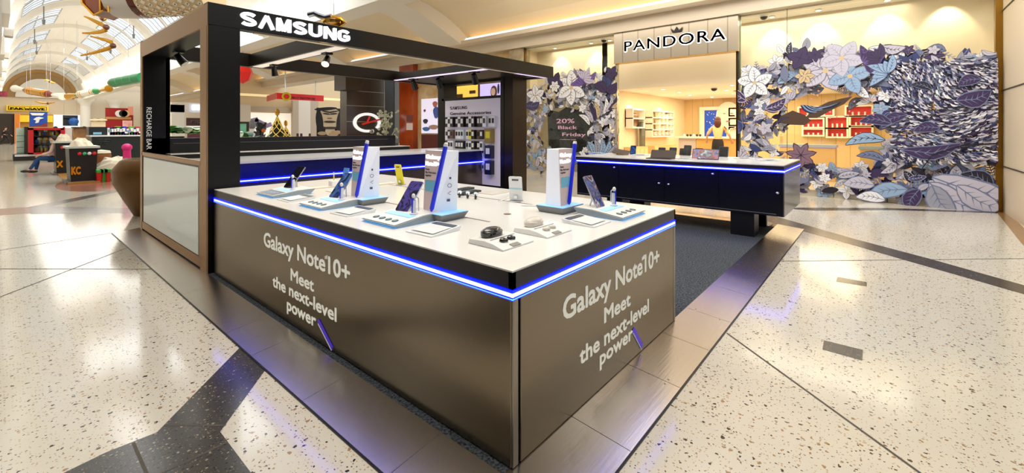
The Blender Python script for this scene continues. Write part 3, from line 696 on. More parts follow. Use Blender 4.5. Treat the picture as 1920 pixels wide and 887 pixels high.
def stylus(label):
    t = thing('stylus_holder', label, 'stylus', (0, 0, 0), 'styluses standing beside the demo phones')
    g = G(); g.lathe((0, 0, 0), [(.0, 0), (.03, 0), (.03, .006), (.017, .012), (.015, .10), (.012, .10)], 16); g.build('holder', mat('frosted white', (226, 230, 240), .3), t, smooth=True)
    g = G(); g.cyl((-.012, 0, .012), (-.012, 0, .115), .0075, n=10); g.build('pen_barrel', M_penb, t)
    g = G(); g.ball((-.004, 0, .13), (.014, .014, .018)); g.build('pen_cap', M_w, t, smooth=True)
    g = G(); g.tube([(.012, 0, .125), (.03, -.012, .11), (.032, -.012, .02)], .004, 6); g.build('tether', M_silver, t)
    return t
def totem(label):
    t = thing('info_totem', label, 'display stand', (0, 0, 0), 'lit info totems with a giant pen')
    g = G(); g.hexa([(-.03, -.13), (.19, -.13), (.19, .12), (-.03, .12)], 0, .05, [(-.05, -.16), (.21, -.16), (.21, .14), (-.05, .14)]); g.build('tray', M_tray, t)
    g = G(); g.box(-.048, -.155, .046, .205, .135, .054); g.build('tray_rim', M_cyan, t)
    b_, t_ = [(0, 0), (.16, -.09), (.15, .09), (0, .10)], [(.02, -.12), (.14, -.13), (.13, .10), (.02, .10)]
    g = G(); g.hexa(b_, .054, .50, t_); g.build('fin_body', mat('lit frosted acrylic', (230, 230, 236), .25, e=(215, 225, 245), es=.3), t, bevel=.004)
    f0, f1, f2, f3 = (-.004, .10, .06), (-.004, .005, .06), (.016, -.112, .50), (.016, .10, .50)
    g = G(); g.quad(f0, f1, f2, f3); fp = g.build('front_board', mat('pink grey board print', (206, 180, 172), .3, e=(200, 190, 200), es=.15), t)
    u = -Y; v = Vector((.02, 0, .44)).normalized()
    for s_, z_, cap_, w_, m_ in (('Galaxy', .40, .030, .165, M_sign), ('Note10+', .35, .030, .15, M_sign), ('Power.', .315, .014, .05, M_ink), ('Play. Work more', .292, .014, .12, M_ink), ('together', .27, .014, .07, M_ink)):
        o = Vector((-.006, .09, .06)) + v * (z_ - .02); G().text(s_, o, u, v, width=w_, cap=cap_, ext=.001, bold=.02).build('lettering', m_, fp)
    g = G(); o = Vector((-.0065, .085, .06)); g.add([o + v * .14, o + u * .11 + v * .14, o + u * .13 + v * .22, o + v * .22], [(0, 1, 2, 3)]); g.build('picture_print', mat('aqua print', (120, 196, 226), .4), fp)
    # icons on the side fin
    e1 = Vector((.16, -.09, .054)) ; e0 = Vector((0, 0, .054)); uu = (e1 - e0).normalized(); n_ = uu.cross(Zv)
    for k, z_ in enumerate((.30, .245, .19, .135)):
        g = G(); base = e0 + uu * (.105) + Zv * (z_ - .054); top = Vector((.08, -.125, .5)); bot = e0 + (e1 - e0) * .6
        c_ = bot + (top - bot) * ((z_ - .054) / .446) + n_ * .006
        if k == 0: g.cb(c_, (.014, .002, .016), (0, 0, -.5))
        elif k == 1: g.tube([c_ + uu * (.014 * cos(a)) + Zv * (.014 * sin(a)) for a in [2 * pi * i / 12 for i in range(13)]], .0022, 5)
        elif k == 2: g.tube([c_ + uu * .015 + Zv * .012, c_ + uu * -.01 + Zv * -.004, c_ + uu * .012 - Zv * .014], .0022, 5)
        else: g.cb(c_, (.024, .002, .018), (0, 0, -.5))
        g.build('icon', mat('slate icon', (84, 92, 130), .4), t)
    p0 = Vector((-.012, 0, .06)); p1 = Vector((.014, -.128, .535)); d_ = (p1 - p0).normalized()
    g = G(); g.cyl(p0 + d_ * .02, p1, .0165, n=14); g.cyl(p0, p0 + d_ * .02, .006, .0165, n=14); pn = g.build('giant_pen', M_penb, t, smooth=True)
    g = G(); g.cyl(p1, p1 + d_ * .022, .017, .014, n=14); g.build('pen_cap', M_w, pn, smooth=True)
    return t
def plate(label):
    t = thing('price_plate', label, 'price plate', (0, 0, 0), 'clear price plates on the display counter')
    g = G(); g.prism([(0, 0), (.24, 0), (.26, .028), (0, .006)], (0, .12, 0), X, Zv, (0, -.24, 0)); g.build('acrylic_block', mat('clear acrylic', (234, 238, 242), .12, spec=.6), t)
    g = G(); g.add([(.03, .1, .0145), (.03, -.1, .0145), (.19, -.1, .0255), (.19, .1, .0255)], [(0, 1, 2, 3)]); g.build('paper_insert', mat('paper insert', (226, 228, 232), .5), t)
    g = G(); g.add([(.20, .1, .0262), (.20, -.1, .0262), (.245, -.1, .0295), (.245, .1, .0295)], [(0, 1, 2, 3)]); g.build('dark_band', mat('slate print', (70, 78, 96), .4), t)
    return t
D0 = dock('', False); P0 = phone('', S_a, group=None); ST0 = stylus(''); TO0 = totem(''); PL0 = plate('')
def place(src, x, y, z, rz, label): return dup(src, (x, y, z), rz, label)
where = ['third demo dock from the left on the display counter, beside the middle blue pen', 'second demo dock from the left on the display counter']
def station(x, y, rz, dl, pl, sl, scr, grey=False, tilt=40, poff=(.25, .06), soff=(.24, -.10)):
    if grey:
        d_ = dock(dl, True); d_.location = (x, y, TT); d_.rotation_euler = (0, 0, rz)
    else: place(D0, x, y, TT, rz, dl)
    R = Matrix.Rotation(rz, 3, 'Z')
    p_ = phone(pl, scr, tilt=tilt); q = R @ Vector((poff[0], poff[1], 0)); p_.location = (x + q.x, y + q.y, TT + .052); p_.rotation_euler = (0, 0, rz + (.15 if rz == 0 else .0))
    q = R @ Vector((soff[0], soff[1], 0)); place(ST0, x + q.x, y + q.y, TT + .052, rz, sl)
station(1.685, 2.64, 0, 'demo dock nearest the viewer, third from the left, with four round icons', 'upright phone with violet screen on the dock nearest the viewer', 'stylus in holder beside the violet screen phone', S_a)
station(1.68, 3.63, 0, 'demo dock with four round icons, second from the left', 'upright phone with blue screen on the second dock', 'stylus in holder beside the blue screen phone', S_b)
station(1.69, 4.60, 0, 'far left demo dock with a slate icon panel', 'phone seen nearly edge on, on the far left dock', 'stylus in holder on the far left dock', S_d, grey=True, tilt=38)
station(3.085, 1.40, pi / 2, 'demo dock at the right end of the counter, facing the end', 'upright phone with colourful screen on the right hand dock', 'stylus in holder on the right hand dock', S_c, tilt=27, poff=(.26, .06), soff=(.22, -.08))
place(TO0, 2.06, 2.50, TT, 0, 'lit totem with giant blue pen behind the nearest dock, middle of the three')
place(TO0, 2.06, 3.52, TT, 0, 'lit totem with giant blue pen furthest left on the display counter')
place(TO0, 2.93, 1.90, TT, pi / 2, 'lit totem with giant blue pen furthest right, beside the colourful phone')
place(PL0, 1.70, 2.20, TT, .05, 'clear price plate with dark band in front of the middle totem')
place(PL0, 1.69, 3.16, TT, .05, 'clear price plate between the second and third docks')
place(PL0, 1.69, 4.17, TT, 0, 'clear price plate between the first and second docks')
place(PL0, 2.69, 1.46, TT, pi / 2, 'clear price plate in front of the right hand totem')
for o in (D0, P0, ST0, TO0, PL0):
    kill = []
    for ch in list(COL.objects):
        r_ = ch
        while r_.parent is not None: r_ = r_.parent
        if r_ == o: kill.append(ch)
    for ch in kill: bpy.data.objects.remove(ch)
# earbud demo plinths
def buds(x, y, cm, ml, label, lbl_case):
    t = thing('earbud_plinth', label, 'display plinth', (x, y, TT))
    g = G(); g.prism([(0, 0), (.01, .028), (.13, .034), (.19, .028), (.27, .008), (.27, 0)], (x + .0, y + .0, TT), (-Y * .0 + Vector((0, -1, 0))), Zv, (.27, 0, 0)); g.build('base', M_w, t, bevel=.003)
    g = G(); g.cb((x + .12, y - .255, TT + .0145), (.07, .03, .003), (rad(14), 0, 0)); g.build('name_tag', mat('grey tag', (150, 148, 142), .4), t)
    g = G(); g.box(x + .03, y - .149, TT + .0335, x + .24, y - .146, TT + .036); g.build('groove', mat('grey groove', (150, 152, 160), .4), t)
    k = thing('earbud_case', lbl_case, 'earbud case', (x + .12, y - .075, TT + .034))
    g = G(); g.rb((x + .12, y - .075, TT + .050), (.15, .086, .034), .042, axis=2, n=8, rot=(0, 0, .0)); g.build('lower_shell', cm, k, bevel=.008, smooth=True)
    g = G(); g.ball((x + .12, y - .075, TT + .062), (.074, .043, .024), 24, 10); g.build('lid', cm, k, smooth=True)
    for i, (dx, dy) in enumerate(((.085, -.195), (.155, -.19))):
        e = thing('earbud', ('left ' if i == 0 else 'right ') + ml, 'earbud', (x + dx, y + dy, TT + .026))
        g = G(); g.ball((x + dx, y + dy, TT + .032), (.026, .019, .016)); g.build('shell', cm, e, smooth=True)
        g = G(); g.ball((x + dx + .014, y + dy - .012, TT + .032), (.012, .012, .011), 10, 6); g.build('ear_tip', cm, e, smooth=True)
M_bw = mat('cream gloss plastic', (226, 220, 212), .2)
buds(1.76, 1.82, mat('black gloss plastic', (14, 14, 16), .12, coat=1), 'black earbud on the nearest white plinth', 'white earbud plinth nearest the counter front, with black buds', 'glossy black earbud case on the nearest white plinth')
buds(2.14, 1.80, M_bw, 'white earbud on the plinth behind the black buds', 'white earbud plinth behind the one with black buds', 'white earbud case on the plinth behind the black one')
# upright phones on small clips
def clip_phone(px, py, z, label, m_, band, yaw, tilt=16, h_=.24, w_=.115, hole=True):
    q = onZ(px, py, TT); t = thing('smartphone', label, 'smartphone', q)
    R = Euler((0, rad(tilt), yaw)); M3 = R.to_matrix(); d_ = M3 @ Zv; n_ = M3 @ X; s_ = M3 @ Y
    b = Vector(q) + Zv * .012
    g = G(); g.rb(b + d_ * h_ / 2, (.010, w_, h_), .012, axis=0, rot=R); g.build('body', m_, t)
    g = G(); g.rb(b + d_ * (h_ - .03) - n_ * .0065, (.003, w_ * .5, .014), .006, axis=0, rot=R); g.build('camera_bar', M_glassk, t)
    if band: g = G(); g.cb(b + d_ * h_ * .5 - n_ * .006, (.002, w_, .012), R); g.build('blue_band', mat('pale blue band', (170, 214, 226), .4), t)
    g = G(); g.cb(Vector(q) + Zv * .005, (.07, w_ * .9, .01), (0, 0, yaw)); g.cb(b + d_ * .045 + n_ * .01, (.012, .03, .08), R); g.cb(b + d_ * .035 - n_ * .012, (.010, .032, .03), R); g.build('clip_stand', M_silver, t)
clip_phone(752, 347, TT, 'yellow phone standing back to front on a clear clip', mat('yellow phone back', (236, 222, 30), .3), False, .2, tilt=-14, w_=.10)
clip_phone(968, 378, TT, 'white phone standing on a clip with a pale blue band', mat('white phone back', (236, 238, 240), .25), True, .35, tilt=-8, h_=.22, w_=.125)
# accessories behind the totem
for i, (px, py, lb) in enumerate(((868, 357, 'dark flat phone lying behind the middle totem'), (880, 363, 'second dark flat phone lying nearer than the first, behind the middle totem'))):
    q = onZ(px, py, TT); g = G(); g.rb(Vector(q) + Zv * .012, (.30, .09, .02), .012, axis=2, rot=(0, 0, .12)); g.build('flat_phone', mat('dark teal glass', (28, 44, 50), .15), None, label=lb, cat='smartphone')
for i in range(3):
    q = onZ(862 + i * 15, 370 + i * 1.6, TT); t = thing('smart_watch', ['leftmost', 'middle', 'rightmost'][i] + ' black smart watch of the three behind the middle totem', 'smart watch', q)
    g = G(); g.tube([(q.x + .03 * cos(a) * .9, q.y + .02 * cos(a), q.z + .024 + .022 * sin(a)) for a in [2 * pi * k / 14 for k in range(15)]], .007, 6); g.build('strap', mat('black rubber', (22, 22, 24), .5), t, smooth=True)
    g = G(); g.cyl((q.x, q.y, q.z + .043), (q.x - .004, q.y - .006, q.z + .054), .02, n=16); g.build('dial', M_silver, t)
q = onZ(925, 362, TT); g = G(); g.box(q.x - .12, q.y - .1, TT, q.x + .14, q.y + .1, TT + .012); g.build('clear_tray', mat('clear tray', (236, 230, 222), .2), label='clear flat tray behind the white clip phone', cat='tray')
q = onZ(626, 350, TT); t = thing('charger_cube', 'small white cube with an upright yellow cable end, left back of the counter', 'charger', q)
g = G(); g.rb((q.x, q.y, TT + .035), (.09, .09, .07), .012, axis=2); g.build('cube', M_w, t, bevel=.004)
g = G(); g.cyl((q.x, q.y, TT + .07), (q.x, q.y, TT + .15), .006, n=8); g.build('cable_end', mat('yellow cable', (230, 210, 60), .4), t)
g = G(); g.ball((q.x, q.y, TT + .155), .010); g.build('tip', M_silver, t)
q = onZ(649, 338, TT); g = G(); g.rb((q.x + .05, q.y + .1, TT + .075), (.012, .12, .15), .01, axis=0, rot=(0, .2, 0)); g.build('standing_card', mat('blue card', (70, 120, 190), .4, e=(60, 120, 200), es=.2), label='small blue card standing behind the second phone', cat='card')
for px, py, lb in ((600, 353, 'pale cable tray on the left back of the display counter'), (710, 347, 'flat white mat with dark slot beneath the yellow phone')):
    q = onZ(px, py, TT); g = G(); g.box(q.x - .25, q.y - .05, TT, q.x + .22, q.y + .07, TT + .012); g.build('cable_tray', mat('beige tray', (226, 214, 200), .4), label=lb, cat='tray')
g = G(); a = onZ(1000, 345, TT); pts = [(2.9, 2.35, TT + .008), (2.98, 2.22, TT + .008), (3.05, 2.12, TT + .008), (3.0, 2.0, TT + .008)]
g.tube(pts, .006, 6); g.build('white_cable', M_w, label='thin white cable curling on the counter behind the right hand totem', cat='cable')
g = G(); g.tube([onZ(935, 378, TT + .007), onZ(950, 372, TT + .007), onZ(962, 366, TT + .007)], .004, 6); g.build('white_cable', M_w, label='thin white cable running to the white clip phone', cat='cable')

# ------------------------------------------------------------------ things on the floating counter
RT_ = 1.106
S_t = screen_mat('tablet picture screen', [(10, 14, 24), (50, 110, 190), (200, 60, 70), (20, 30, 60), (210, 220, 235)], 3, .8, 6.3)
def tablet(px, py, w_, h_, m_, scr, yaw, tilt, label, kb=False, group=None, off=0):
    q = onZ(px, py, RT_)
    if q.x > 8.5: q = onX(px, HOR, 8.5); q.z = RT_
    t = thing('tablet', label, 'tablet', q, group)
    R = Euler((0, rad(tilt), yaw)); M3 = R.to_matrix(); d_ = M3 @ Zv; n_ = M3 @ X; b = Vector(q) + Zv * .001
    g = G(); g.rb(b + d_ * h_ / 2, (.014, w_, h_), .015, axis=0, rot=R); g.build('body', m_, t)
    g = G(); g.rb(b + d_ * h_ / 2 - n_ * .008, (.002, w_ - .02, h_ - .02), .01, axis=0, rot=R); g.build('screen', scr, t)
    if kb:
        g = G(); g.cb(Vector(q) + Zv * .006 + Euler((0, 0, yaw)).to_matrix() @ Vector((-.11, 0, 0)), (.22, w_, .012), (0, 0, yaw)); g.build('keyboard', mat('dark brown cover', (54, 44, 42), .4), t)
    g = G(); g.cb(b + d_ * h_ * .30 + n_ * .02, (.03, .03, .02), R); g.cb(Vector(q) + Zv * .003 + n_ * .05, (.12, .06, .008), (0, 0, yaw)); g.build('stand_block', M_silver, t)
M_br = mat('brown cover', (74, 56, 50), .45)
M_bk = mat('slate back', (40, 44, 52), .4)
tablet(1242, 297, .42, .155, M_br, M_br, .05, 28, 'wide dark tablet in a brown keyboard cover, left of the bright one', True)
tablet(1322, 299, .42, .18, M_bk, S_t, .05, 22, 'wide tablet with a bright blue and red picture on the floating counter', False)
for px, py, w_, h_, m_, lb in ((1186, 289, .12, .17, mat('blue screen back', (34, 62, 120), .3), 'small blue tablet standing furthest left on the floating counter'), (1240, 285, .14, .14, M_bk, 'small dark tablet behind the brown cover tablet, its left one'),
        (1261, 285, .14, .14, M_bk, 'small dark tablet behind the brown cover tablet, its right one'), (1288, 292, .14, .19, mat('green back', (30, 66, 60), .4), 'small dark green tablet between the two wide tablets'),
        (1310, 283, .15, .14, M_bk, 'small slate tablet behind the bright picture tablet'), (1328, 283, .12, .12, mat('teal back', (60, 110, 130), .4), 'small teal tablet behind the bright picture tablet'),
        (1356, 291, .16, .18, mat('blue grey back', (44, 74, 104), .4), 'small blue grey tablet right of the bright picture tablet'), (1281, 276, .15, .13, M_br, 'small brown box tablet at the back between the wide tablets')):
    py = 290.5 if px > 1200 else 289.5; tablet(px, py, w_, h_ * 1.05, m_, S_d if px != 1186 else S_b, -.05, 15, lb)
q = onZ(1165, 290, RT_); t = thing('folded_cover', 'brown tablet cover lying tilted at the left end of the floating counter', 'tablet cover', q)
g = G(); g.cb(Vector(q) + Vector((0, 0, .05)), (.30, .30, .012), (rad(10), rad(-14), .3)); g.build('cover', M_br, t)
g = G(); g.cb(Vector(q) + Vector((.03, 0, .02)), (.1, .2, .03), (0, 0, .3)); g.build('support', M_bk, t)
for px, py, rz, lb in ((1200, 291, .2, 'white leaflet lying left of the brown cover tablet'), (1285, 298, -.3, 'white leaflet between the two wide tablets'), (1395, 297, .1, 'white leaflet lying right of the bright picture tablet'), (1440, 301, .5, 'white leaflet near the corner of the floating counter'), (1120, 288, .1, 'pale blue leaflet at the far left of the floating counter')):
    q = onZ(px, py, RT_); t = thing('leaflet', lb, 'leaflet', q); g = G(); g.cb(Vector(q) + Zv * .006, (.22, .30, .008), (0, 0, rz)); g.build('stack', M_w if px != 1120 else mat('pale blue paper', (150, 190, 236), .5), t)
    g = G(); g.cb(Vector(q) + Zv * .0175, (.20, .16, .012), (0, .06, rz + .3)); g.build('top_sheet', M_w, t)
# ------------------------------------------------------------------ jewellery shop
M_stone = mat('pale stone base', (206, 194, 172), .3)
M_wallw = mat('shop cream wall', (240, 222, 188), .6)
M_wood = stripes('pale oak slats', (226, 196, 148), (206, 172, 124), 1, 2.2, .5, frac=.06)
M_shelfw = mat('white shelf', (248, 240, 224), .4)
M_gl = glass('shop glass', (250, 252, 250), .03)
def slab(x0, y0, z0, x1, y1, z1, name, m_, **k): g = G(); g.box(x0, y0, z0, x1, y1, z1); return g.build(name, m_, **k)
ST = dict(kind='structure')
slab(12.66, -1.7, 0, 12.86, 2.84, .15, 'baseboard_right', M_stone, **ST)
slab(12.66, 6.42, 0, 12.86, 10.1, .15, 'baseboard_left', M_stone, **ST)
g = G()
for y in (-1.1, -.1, .85, 1.8): g.box(12.655, y, .01, 12.665, y + .012, .15)
struct(g, 'trim_9', M_joint)
w1 = slab(12.745, -1.7, .15, 12.765, 2.86, 4.6, 'window_2', M_gl, **ST)
w2 = slab(12.745, 6.40, .15, 12.765, 10.1, 4.6, 'window_3', M_gl, **ST)
g = G()
for y in (2.86, 6.40): g.box(12.72, y - .012, .12, 12.77, y + .012, 4.6)
struct(g, 'trim_10', mat('green glass edge', (110, 150, 110), .2))
slab(12.715, 1.79, .15, 12.74, 1.80, 4.6, 'trim_11', M_joint, **ST)
# pillar left of the shop
slab(12.55, 10.1, 0, 13.0, 10.75, 4.62, 'column', mat('veined stone', (196, 178, 142), .3, var=(3, (150, 136, 110))), **ST)
slab(12.64, 10.06, 0, 12.74, 10.12, 4.6, 'trim_12', mat('bronze strip', (120, 92, 50), .3, .9), **ST)
# sign header over the door
hd = thing('shop_sign', 'brushed metal shop sign with black haloed lettering and crown over the doorway', 'sign', (12.6, 4.6, 3.67))
slab(12.52, 2.86, 3.66, 12.74, 6.40, 4.61, 'sign_board', stripes('brushed champagne panels', (176, 166, 150), (140, 130, 116), 1, 2.0, .32, .75, frac=.05), parent=hd)
slab(12.50, 2.86, 3.645, 12.74, 6.40, 3.66, 'lower_lip', M_gold, parent=hd)
M_halo = mat('sign halo', (255, 255, 255), .5, e=(255, 252, 246), es=1.3)
G().text('PANDORA', (12.512, 6.06, 3.985), -Y, Zv, width=2.93, cap=.33, ext=.004, bold=.045, sp=1.12).build('letter_halo', M_halo, hd)
G().text('PANDORA', (12.488, 6.04, 3.99), -Y, Zv, width=2.89, cap=.32, ext=.008, bold=.016, sp=1.12).build('lettering', M_ink, hd)
g = G(); cy_ = 4.52
g.prism([(-.13, .0), (.13, .0), (.17, .13), (.07, .05), (0, .16), (-.07, .05), (-.17, .13)], (12.49, 4.44, 4.36), -Y, Zv, (-.008, 0, 0)); g.build('crown', M_ink, hd)
# door jambs
slab(12.6, 6.34, 0, 12.74, 6.40, 3.66, 'door_1', mat('brushed jamb', (196, 184, 158), .3, .6), **ST)
slab(12.6, 2.86, 0, 12.74, 2.93, 3.66, 'door_2', mat('dark jamb', (60, 46, 30), .3, .6), **ST)
# interior shell
struct(G().box(21.3, -2.4, 0, 21.5, 7.4, 3.2), 'wall_shop_back', M_wood, keep=True)
struct(G().box(13.6, 7.2, 0, 21.4, 7.4, 4.6), 'wall_shop_left', M_wallw, keep=True)
struct(G().box(12.8, -2.6, 0, 21.4, -2.4, 4.6), 'wall_shop_right', M_wallw, keep=True)
struct(G().box(13.6, 7.2, 0, 13.75, 10.4, 4.6), 'wall_window_back', M_wallw, keep=True)
struct(G().box(13.6, -2.4, 2.95, 13.75, 7.4, 4.6), 'wall_bulkhead', M_wallw, keep=True)
struct(G().box(13.75, -2.4, 3.0, 21.4, 7.3, 3.1), 'ceiling_shop', M_white, keep=True)
struct(G().box(12.78, -1.8, 4.58, 13.7, 10.2, 4.64), 'ceiling_window', M_white, keep=True)
struct(G().box(12.86, 10.2, 0, 13.7, 10.35, 4.6), 'wall_window_side', M_wallw, keep=True)
# recessed downlights in the window ceiling, washing the wall
k = 0
for y in (9.1, 7.6, 6.9, 5.0, 2.2, 1.2, -.1, -1.1):
    t = thing('recessed_downlight', 'small round downlight in the shop window ceiling', 'light', (13.2, y, 4.58), 'downlights in the shop window ceiling')
    G().cyl((13.2, y, 4.58), (13.2, y, 4.55), .07, n=16).build('rim', M_silver, t)
    G().cyl((13.2, y, 4.549), (13.2, y, 4.544), .05, n=16).build('lamp_face', M_lens, t)
    if y not in (5.0, 6.9):
        sd = bpy.data.lights.new('downlight_beam', 'SPOT'); sd.energy = 55; sd.spot_size = rad(75); sd.spot_blend = .5; sd.color = (1, .86, .62); sd.shadow_soft_size = .04
        so = bpy.data.objects.new('downlight_beam', sd); COL.objects.link(so); so.location = (13.25, y, 4.50); so.rotation_euler = (0, rad(25) * -1, 0)
for x, y in ((15, 5.8), (15, 3.6), (16.6, 5.8), (16.8, 4.2), (18.4, 6.0), (18.6, 4.4), (20, 5.6), (20.2, 3.8), (17, 2.4), (19, 2.0), (15.5, 1.0), (18, .2)):
    t = thing('recessed_downlight', 'small round downlight in the shop ceiling beyond the doorway', 'light', (x, y, 3.0), 'downlights in the shop ceiling')
    G().cyl((x, y, 2.999), (x, y, 2.985), .08, n=14).build('rim', M_silver, t); G().cyl((x, y, 2.984), (x, y, 2.98), .06, n=14).build('lamp_face', M_lens, t)
for x in (15.3, 18.2):
    sd = bpy.data.lights.new('wall_wash', 'SPOT'); sd.energy = 90; sd.spot_size = rad(70); sd.spot_blend = .4; sd.color = (1, .88, .66); sd.shadow_soft_size = .04
    so = bpy.data.objects.new('wall_wash', sd); COL.objects.link(so); so.location = (x, 6.6, 2.95); so.rotation_euler = (rad(22), 0, 0)
G().box(17.2, 3.7, 2.985, 18.3, 4.1, 2.999).build('air_vent', mat('dark vent', (80, 76, 70), .5), label='dark slotted air vent in the jewellery shop ceiling', cat='air vent')
t = thing('security_camera', 'dark dome camera in the jewellery shop ceiling beyond the doorway', 'camera', (15.6, 4.3, 3.0)); G().ball((15.6, 4.3, 2.97), (.1, .1, .09)).build('dome', M_black, t, smooth=True); G().cyl((15.6, 4.3, 3.0), (15.6, 4.3, 2.97), .11).build('mount', M_w, t)
for y, lb in ((7.0, 'left'), (2.35, 'right')):
    t = thing('security_camera', f'dark dome camera behind the {lb} window near the sign', 'camera', (12.98, y, 4.58)); G().ball((12.98, y, 4.54), (.09, .09, .08)).build('dome', M_black, t, smooth=True); G().cyl((12.98, y, 4.58), (12.98, y, 4.54), .1).build('mount', M_w, t)
# cabinets on the shop's left wall
def yshelf(name, label, px0, px1, py0, py1, rows_, ncol, y=7.19, dep=.3, back=M_wallw):
    a = onY(px0, py1, y); b = onY(px1, py0, y); z1 = onY(px0, py0, y).z; z0 = a.z
    t = thing(name, label, 'cabinet', (a.x, y - dep, z0))
    g = G(); g.box(a.x, y - dep, z0, a.x + .05, y, z1); g.box(b.x - .05, y - dep, z0, b.x, y, z1); g.box(a.x, y - dep, z1, b.x, y, z1 + .05); g.box(a.x, y - dep, z0 - .05, b.x, y, z0); g.build('frame', M_shelfw, t)
    G().box(a.x, y - .03, z0, b.x, y, z1).build('back_panel', back, t)
    for i in range(1, rows_): zz = z0 + (z1 - z0) * i / rows_; G().box(a.x, y - dep, zz - .02, b.x, y, zz + .02).build('shelf', M_shelfw, t)
    return t, a.x, b.x, z0, z1
t, xa, xb, z0, z1 = yshelf('wall_cabinet', 'white wall cabinet with red and brown pictures just inside the doorway', 1172, 1196, 206, 238, 2, 1)
G().box(xa + .2, 7.12, z0 + .5, xb - .1, 7.15, z1 - .1).build('picture', mat('brown red picture', (150, 76, 60), .5, var=(2, (210, 190, 170))), t)
G().box(xa + .2, 7.12, z0 + .06, xb - .1, 7.15, z0 + .44).build('picture', mat('tan picture', (176, 140, 110), .5, var=(3, (90, 50, 40))), t)
t, xa, xb, z0, z1 = yshelf('wall_cabinet', 'tall white shelf unit with small white display boxes on the shop left wall', 1209, 1251, 209, 255, 4, 4)
n = 0
for i in range(4):
    for j in range(5):
        x = xa + .5 + j * (xb - xa - .7) / 4; zz = z0 + (z1 - z0) * i / 4 + .03
        if j == 0 and i > 0: continue
        tt = thing('display_box', 'small white display box on the tall shelf unit', 'display box', (x, 7.0, zz), 'display boxes on the tall shelf unit')
        G().box(x - .09, 6.94, zz, x + .09, 7.1, zz + .14 + .05 * ((i + j) % 3)).build('box', M_shelfw, tt); G().ball((x, 6.93, zz + .1), .035).build('charm', M_silver, tt)
G().box(xa + .08, 7.1, z0 + .6, xa + .36, 7.14, z1 - .05).build('picture', mat('dark portrait print', (70, 44, 34), .5, var=(5, (190, 150, 120))), t)
a = onY(1196, 278, 7.1); b = onY(1203, 229, 7.1)
t = thing('standing_mirror', 'tall grey mirror panel standing between the two wall cabinets', 'mirror', (a.x, 6.9, 0)); G().box(a.x, 6.95, .0, b.x, 7.05, onY(1196, 229, 7.1).z).build('panel', mat('grey mirror', (110, 118, 112), .15, .6), t); G().box(a.x - .05, 6.85, 0, b.x + .05, 7.1, .06).build('base', M_silver, t)
for pa, pb, lb in ((1172, 1196, 'low oak drawer cabinet under the red and brown pictures'), (1209, 1251, 'low oak drawer cabinet under the tall shelf unit')):
    a = onY(pa, 300, 7.15); b = onY(pb, 300, 7.15); t = thing('drawer_cabinet', lb, 'cabinet', ((a.x + b.x) / 2, 6.9, 0))
    G().box(a.x, 6.75, 0, b.x, 7.18, .95).build('body', mat('light oak', (228, 188, 130), .5), t)
    for q_ in range(3):
        w_ = (b.x - a.x) / 3; d_ = G().box(a.x + q_ * w_ + .03, 6.735, .08, a.x + (q_ + 1) * w_ - .03, 6.75, .88).build('door', mat('oak door', (236, 200, 144), .45), t); G().cyl((a.x + q_ * w_ + .1, 6.72, .5), (a.x + q_ * w_ + .1, 6.72, .62), .01, n=6).build('handle', M_gold, d_)
# back wall items
BX = 21.28
def xp(px, py, x=BX): return onX(px, py, x)
a, b = xp(1263, 212), xp(1277, 252); t = thing('wall_niche', 'narrow tan niche in the slatted back wall of the shop', 'niche', (BX, a.y, b.z)); G().box(BX - .06, b.y, b.z, BX, a.y, a.z).build('frame', M_shelfw, t); G().box(BX - .08, b.y + .06, b.z, BX - .06, a.y - .06, a.z - .06).build('panel', mat('tan panel', (196, 164, 120), .5), t)
a, b = xp(1313, 201), xp(1384, 270); t = thing('poster_frame', 'white framed light box on the shop back wall with a deep blue starry picture', 'poster', (BX, a.y, b.z))
G().box(BX - .15, b.y, b.z, BX, a.y, a.z).build('frame', M_shelfw, t)
a, b = xp(1321, 207, BX - .16), xp(1362, 262, BX - .16); G().box(BX - .17, b.y, b.z, BX - .15, a.y, a.z).build('picture', mat('blue starry print', (24, 74, 186), .4, e=(20, 80, 200), es=.3, var=None), t)
rnd = random.Random(3)
g = G()
for i in range(30): y_ = b.y + .1 + rnd.random() * (a.y - b.y - .2); z_ = b.z + .4 + rnd.random() * (a.z - b.z - .5); g.cb((BX - .175, y_, z_), (.004, .03, .03), (rnd.random(), 0, 0))
g.build('star_pattern', M_w, t)
a = xp(1365, 217, BX - .3); t = thing('portrait_cutout', 'pale pink portrait board beside the blue picture', 'poster', a)
G().prism([(.5 * cos(q), .62 * sin(q)) for q in [2 * pi * i / 20 for i in range(20)]], a, -Y, Zv, (.04, 0, 0)).build('board', mat('pink portrait', (240, 214, 206), .5), t)
g = G(); g.cb(a + Vector((-.01, .15, .1)), (.01, .1, .03)); g.cb(a + Vector((-.01, -.15, .1)), (.01, .1, .03)); g.cb(a + Vector((-.01, 0, -.25)), (.01, .16, .05)); g.build('face_print', mat('rose print', (190, 90, 90), .5), t)
G().prism([(.1, .3), (.5, .2), (.55, -.9), (.35, -1.1), (.4, -.2)], a + Vector((-.01, 0, 0)), -Y, Zv, (-.01, 0, 0)).build('hair_print', mat('white hair print', (250, 244, 240), .5), t)
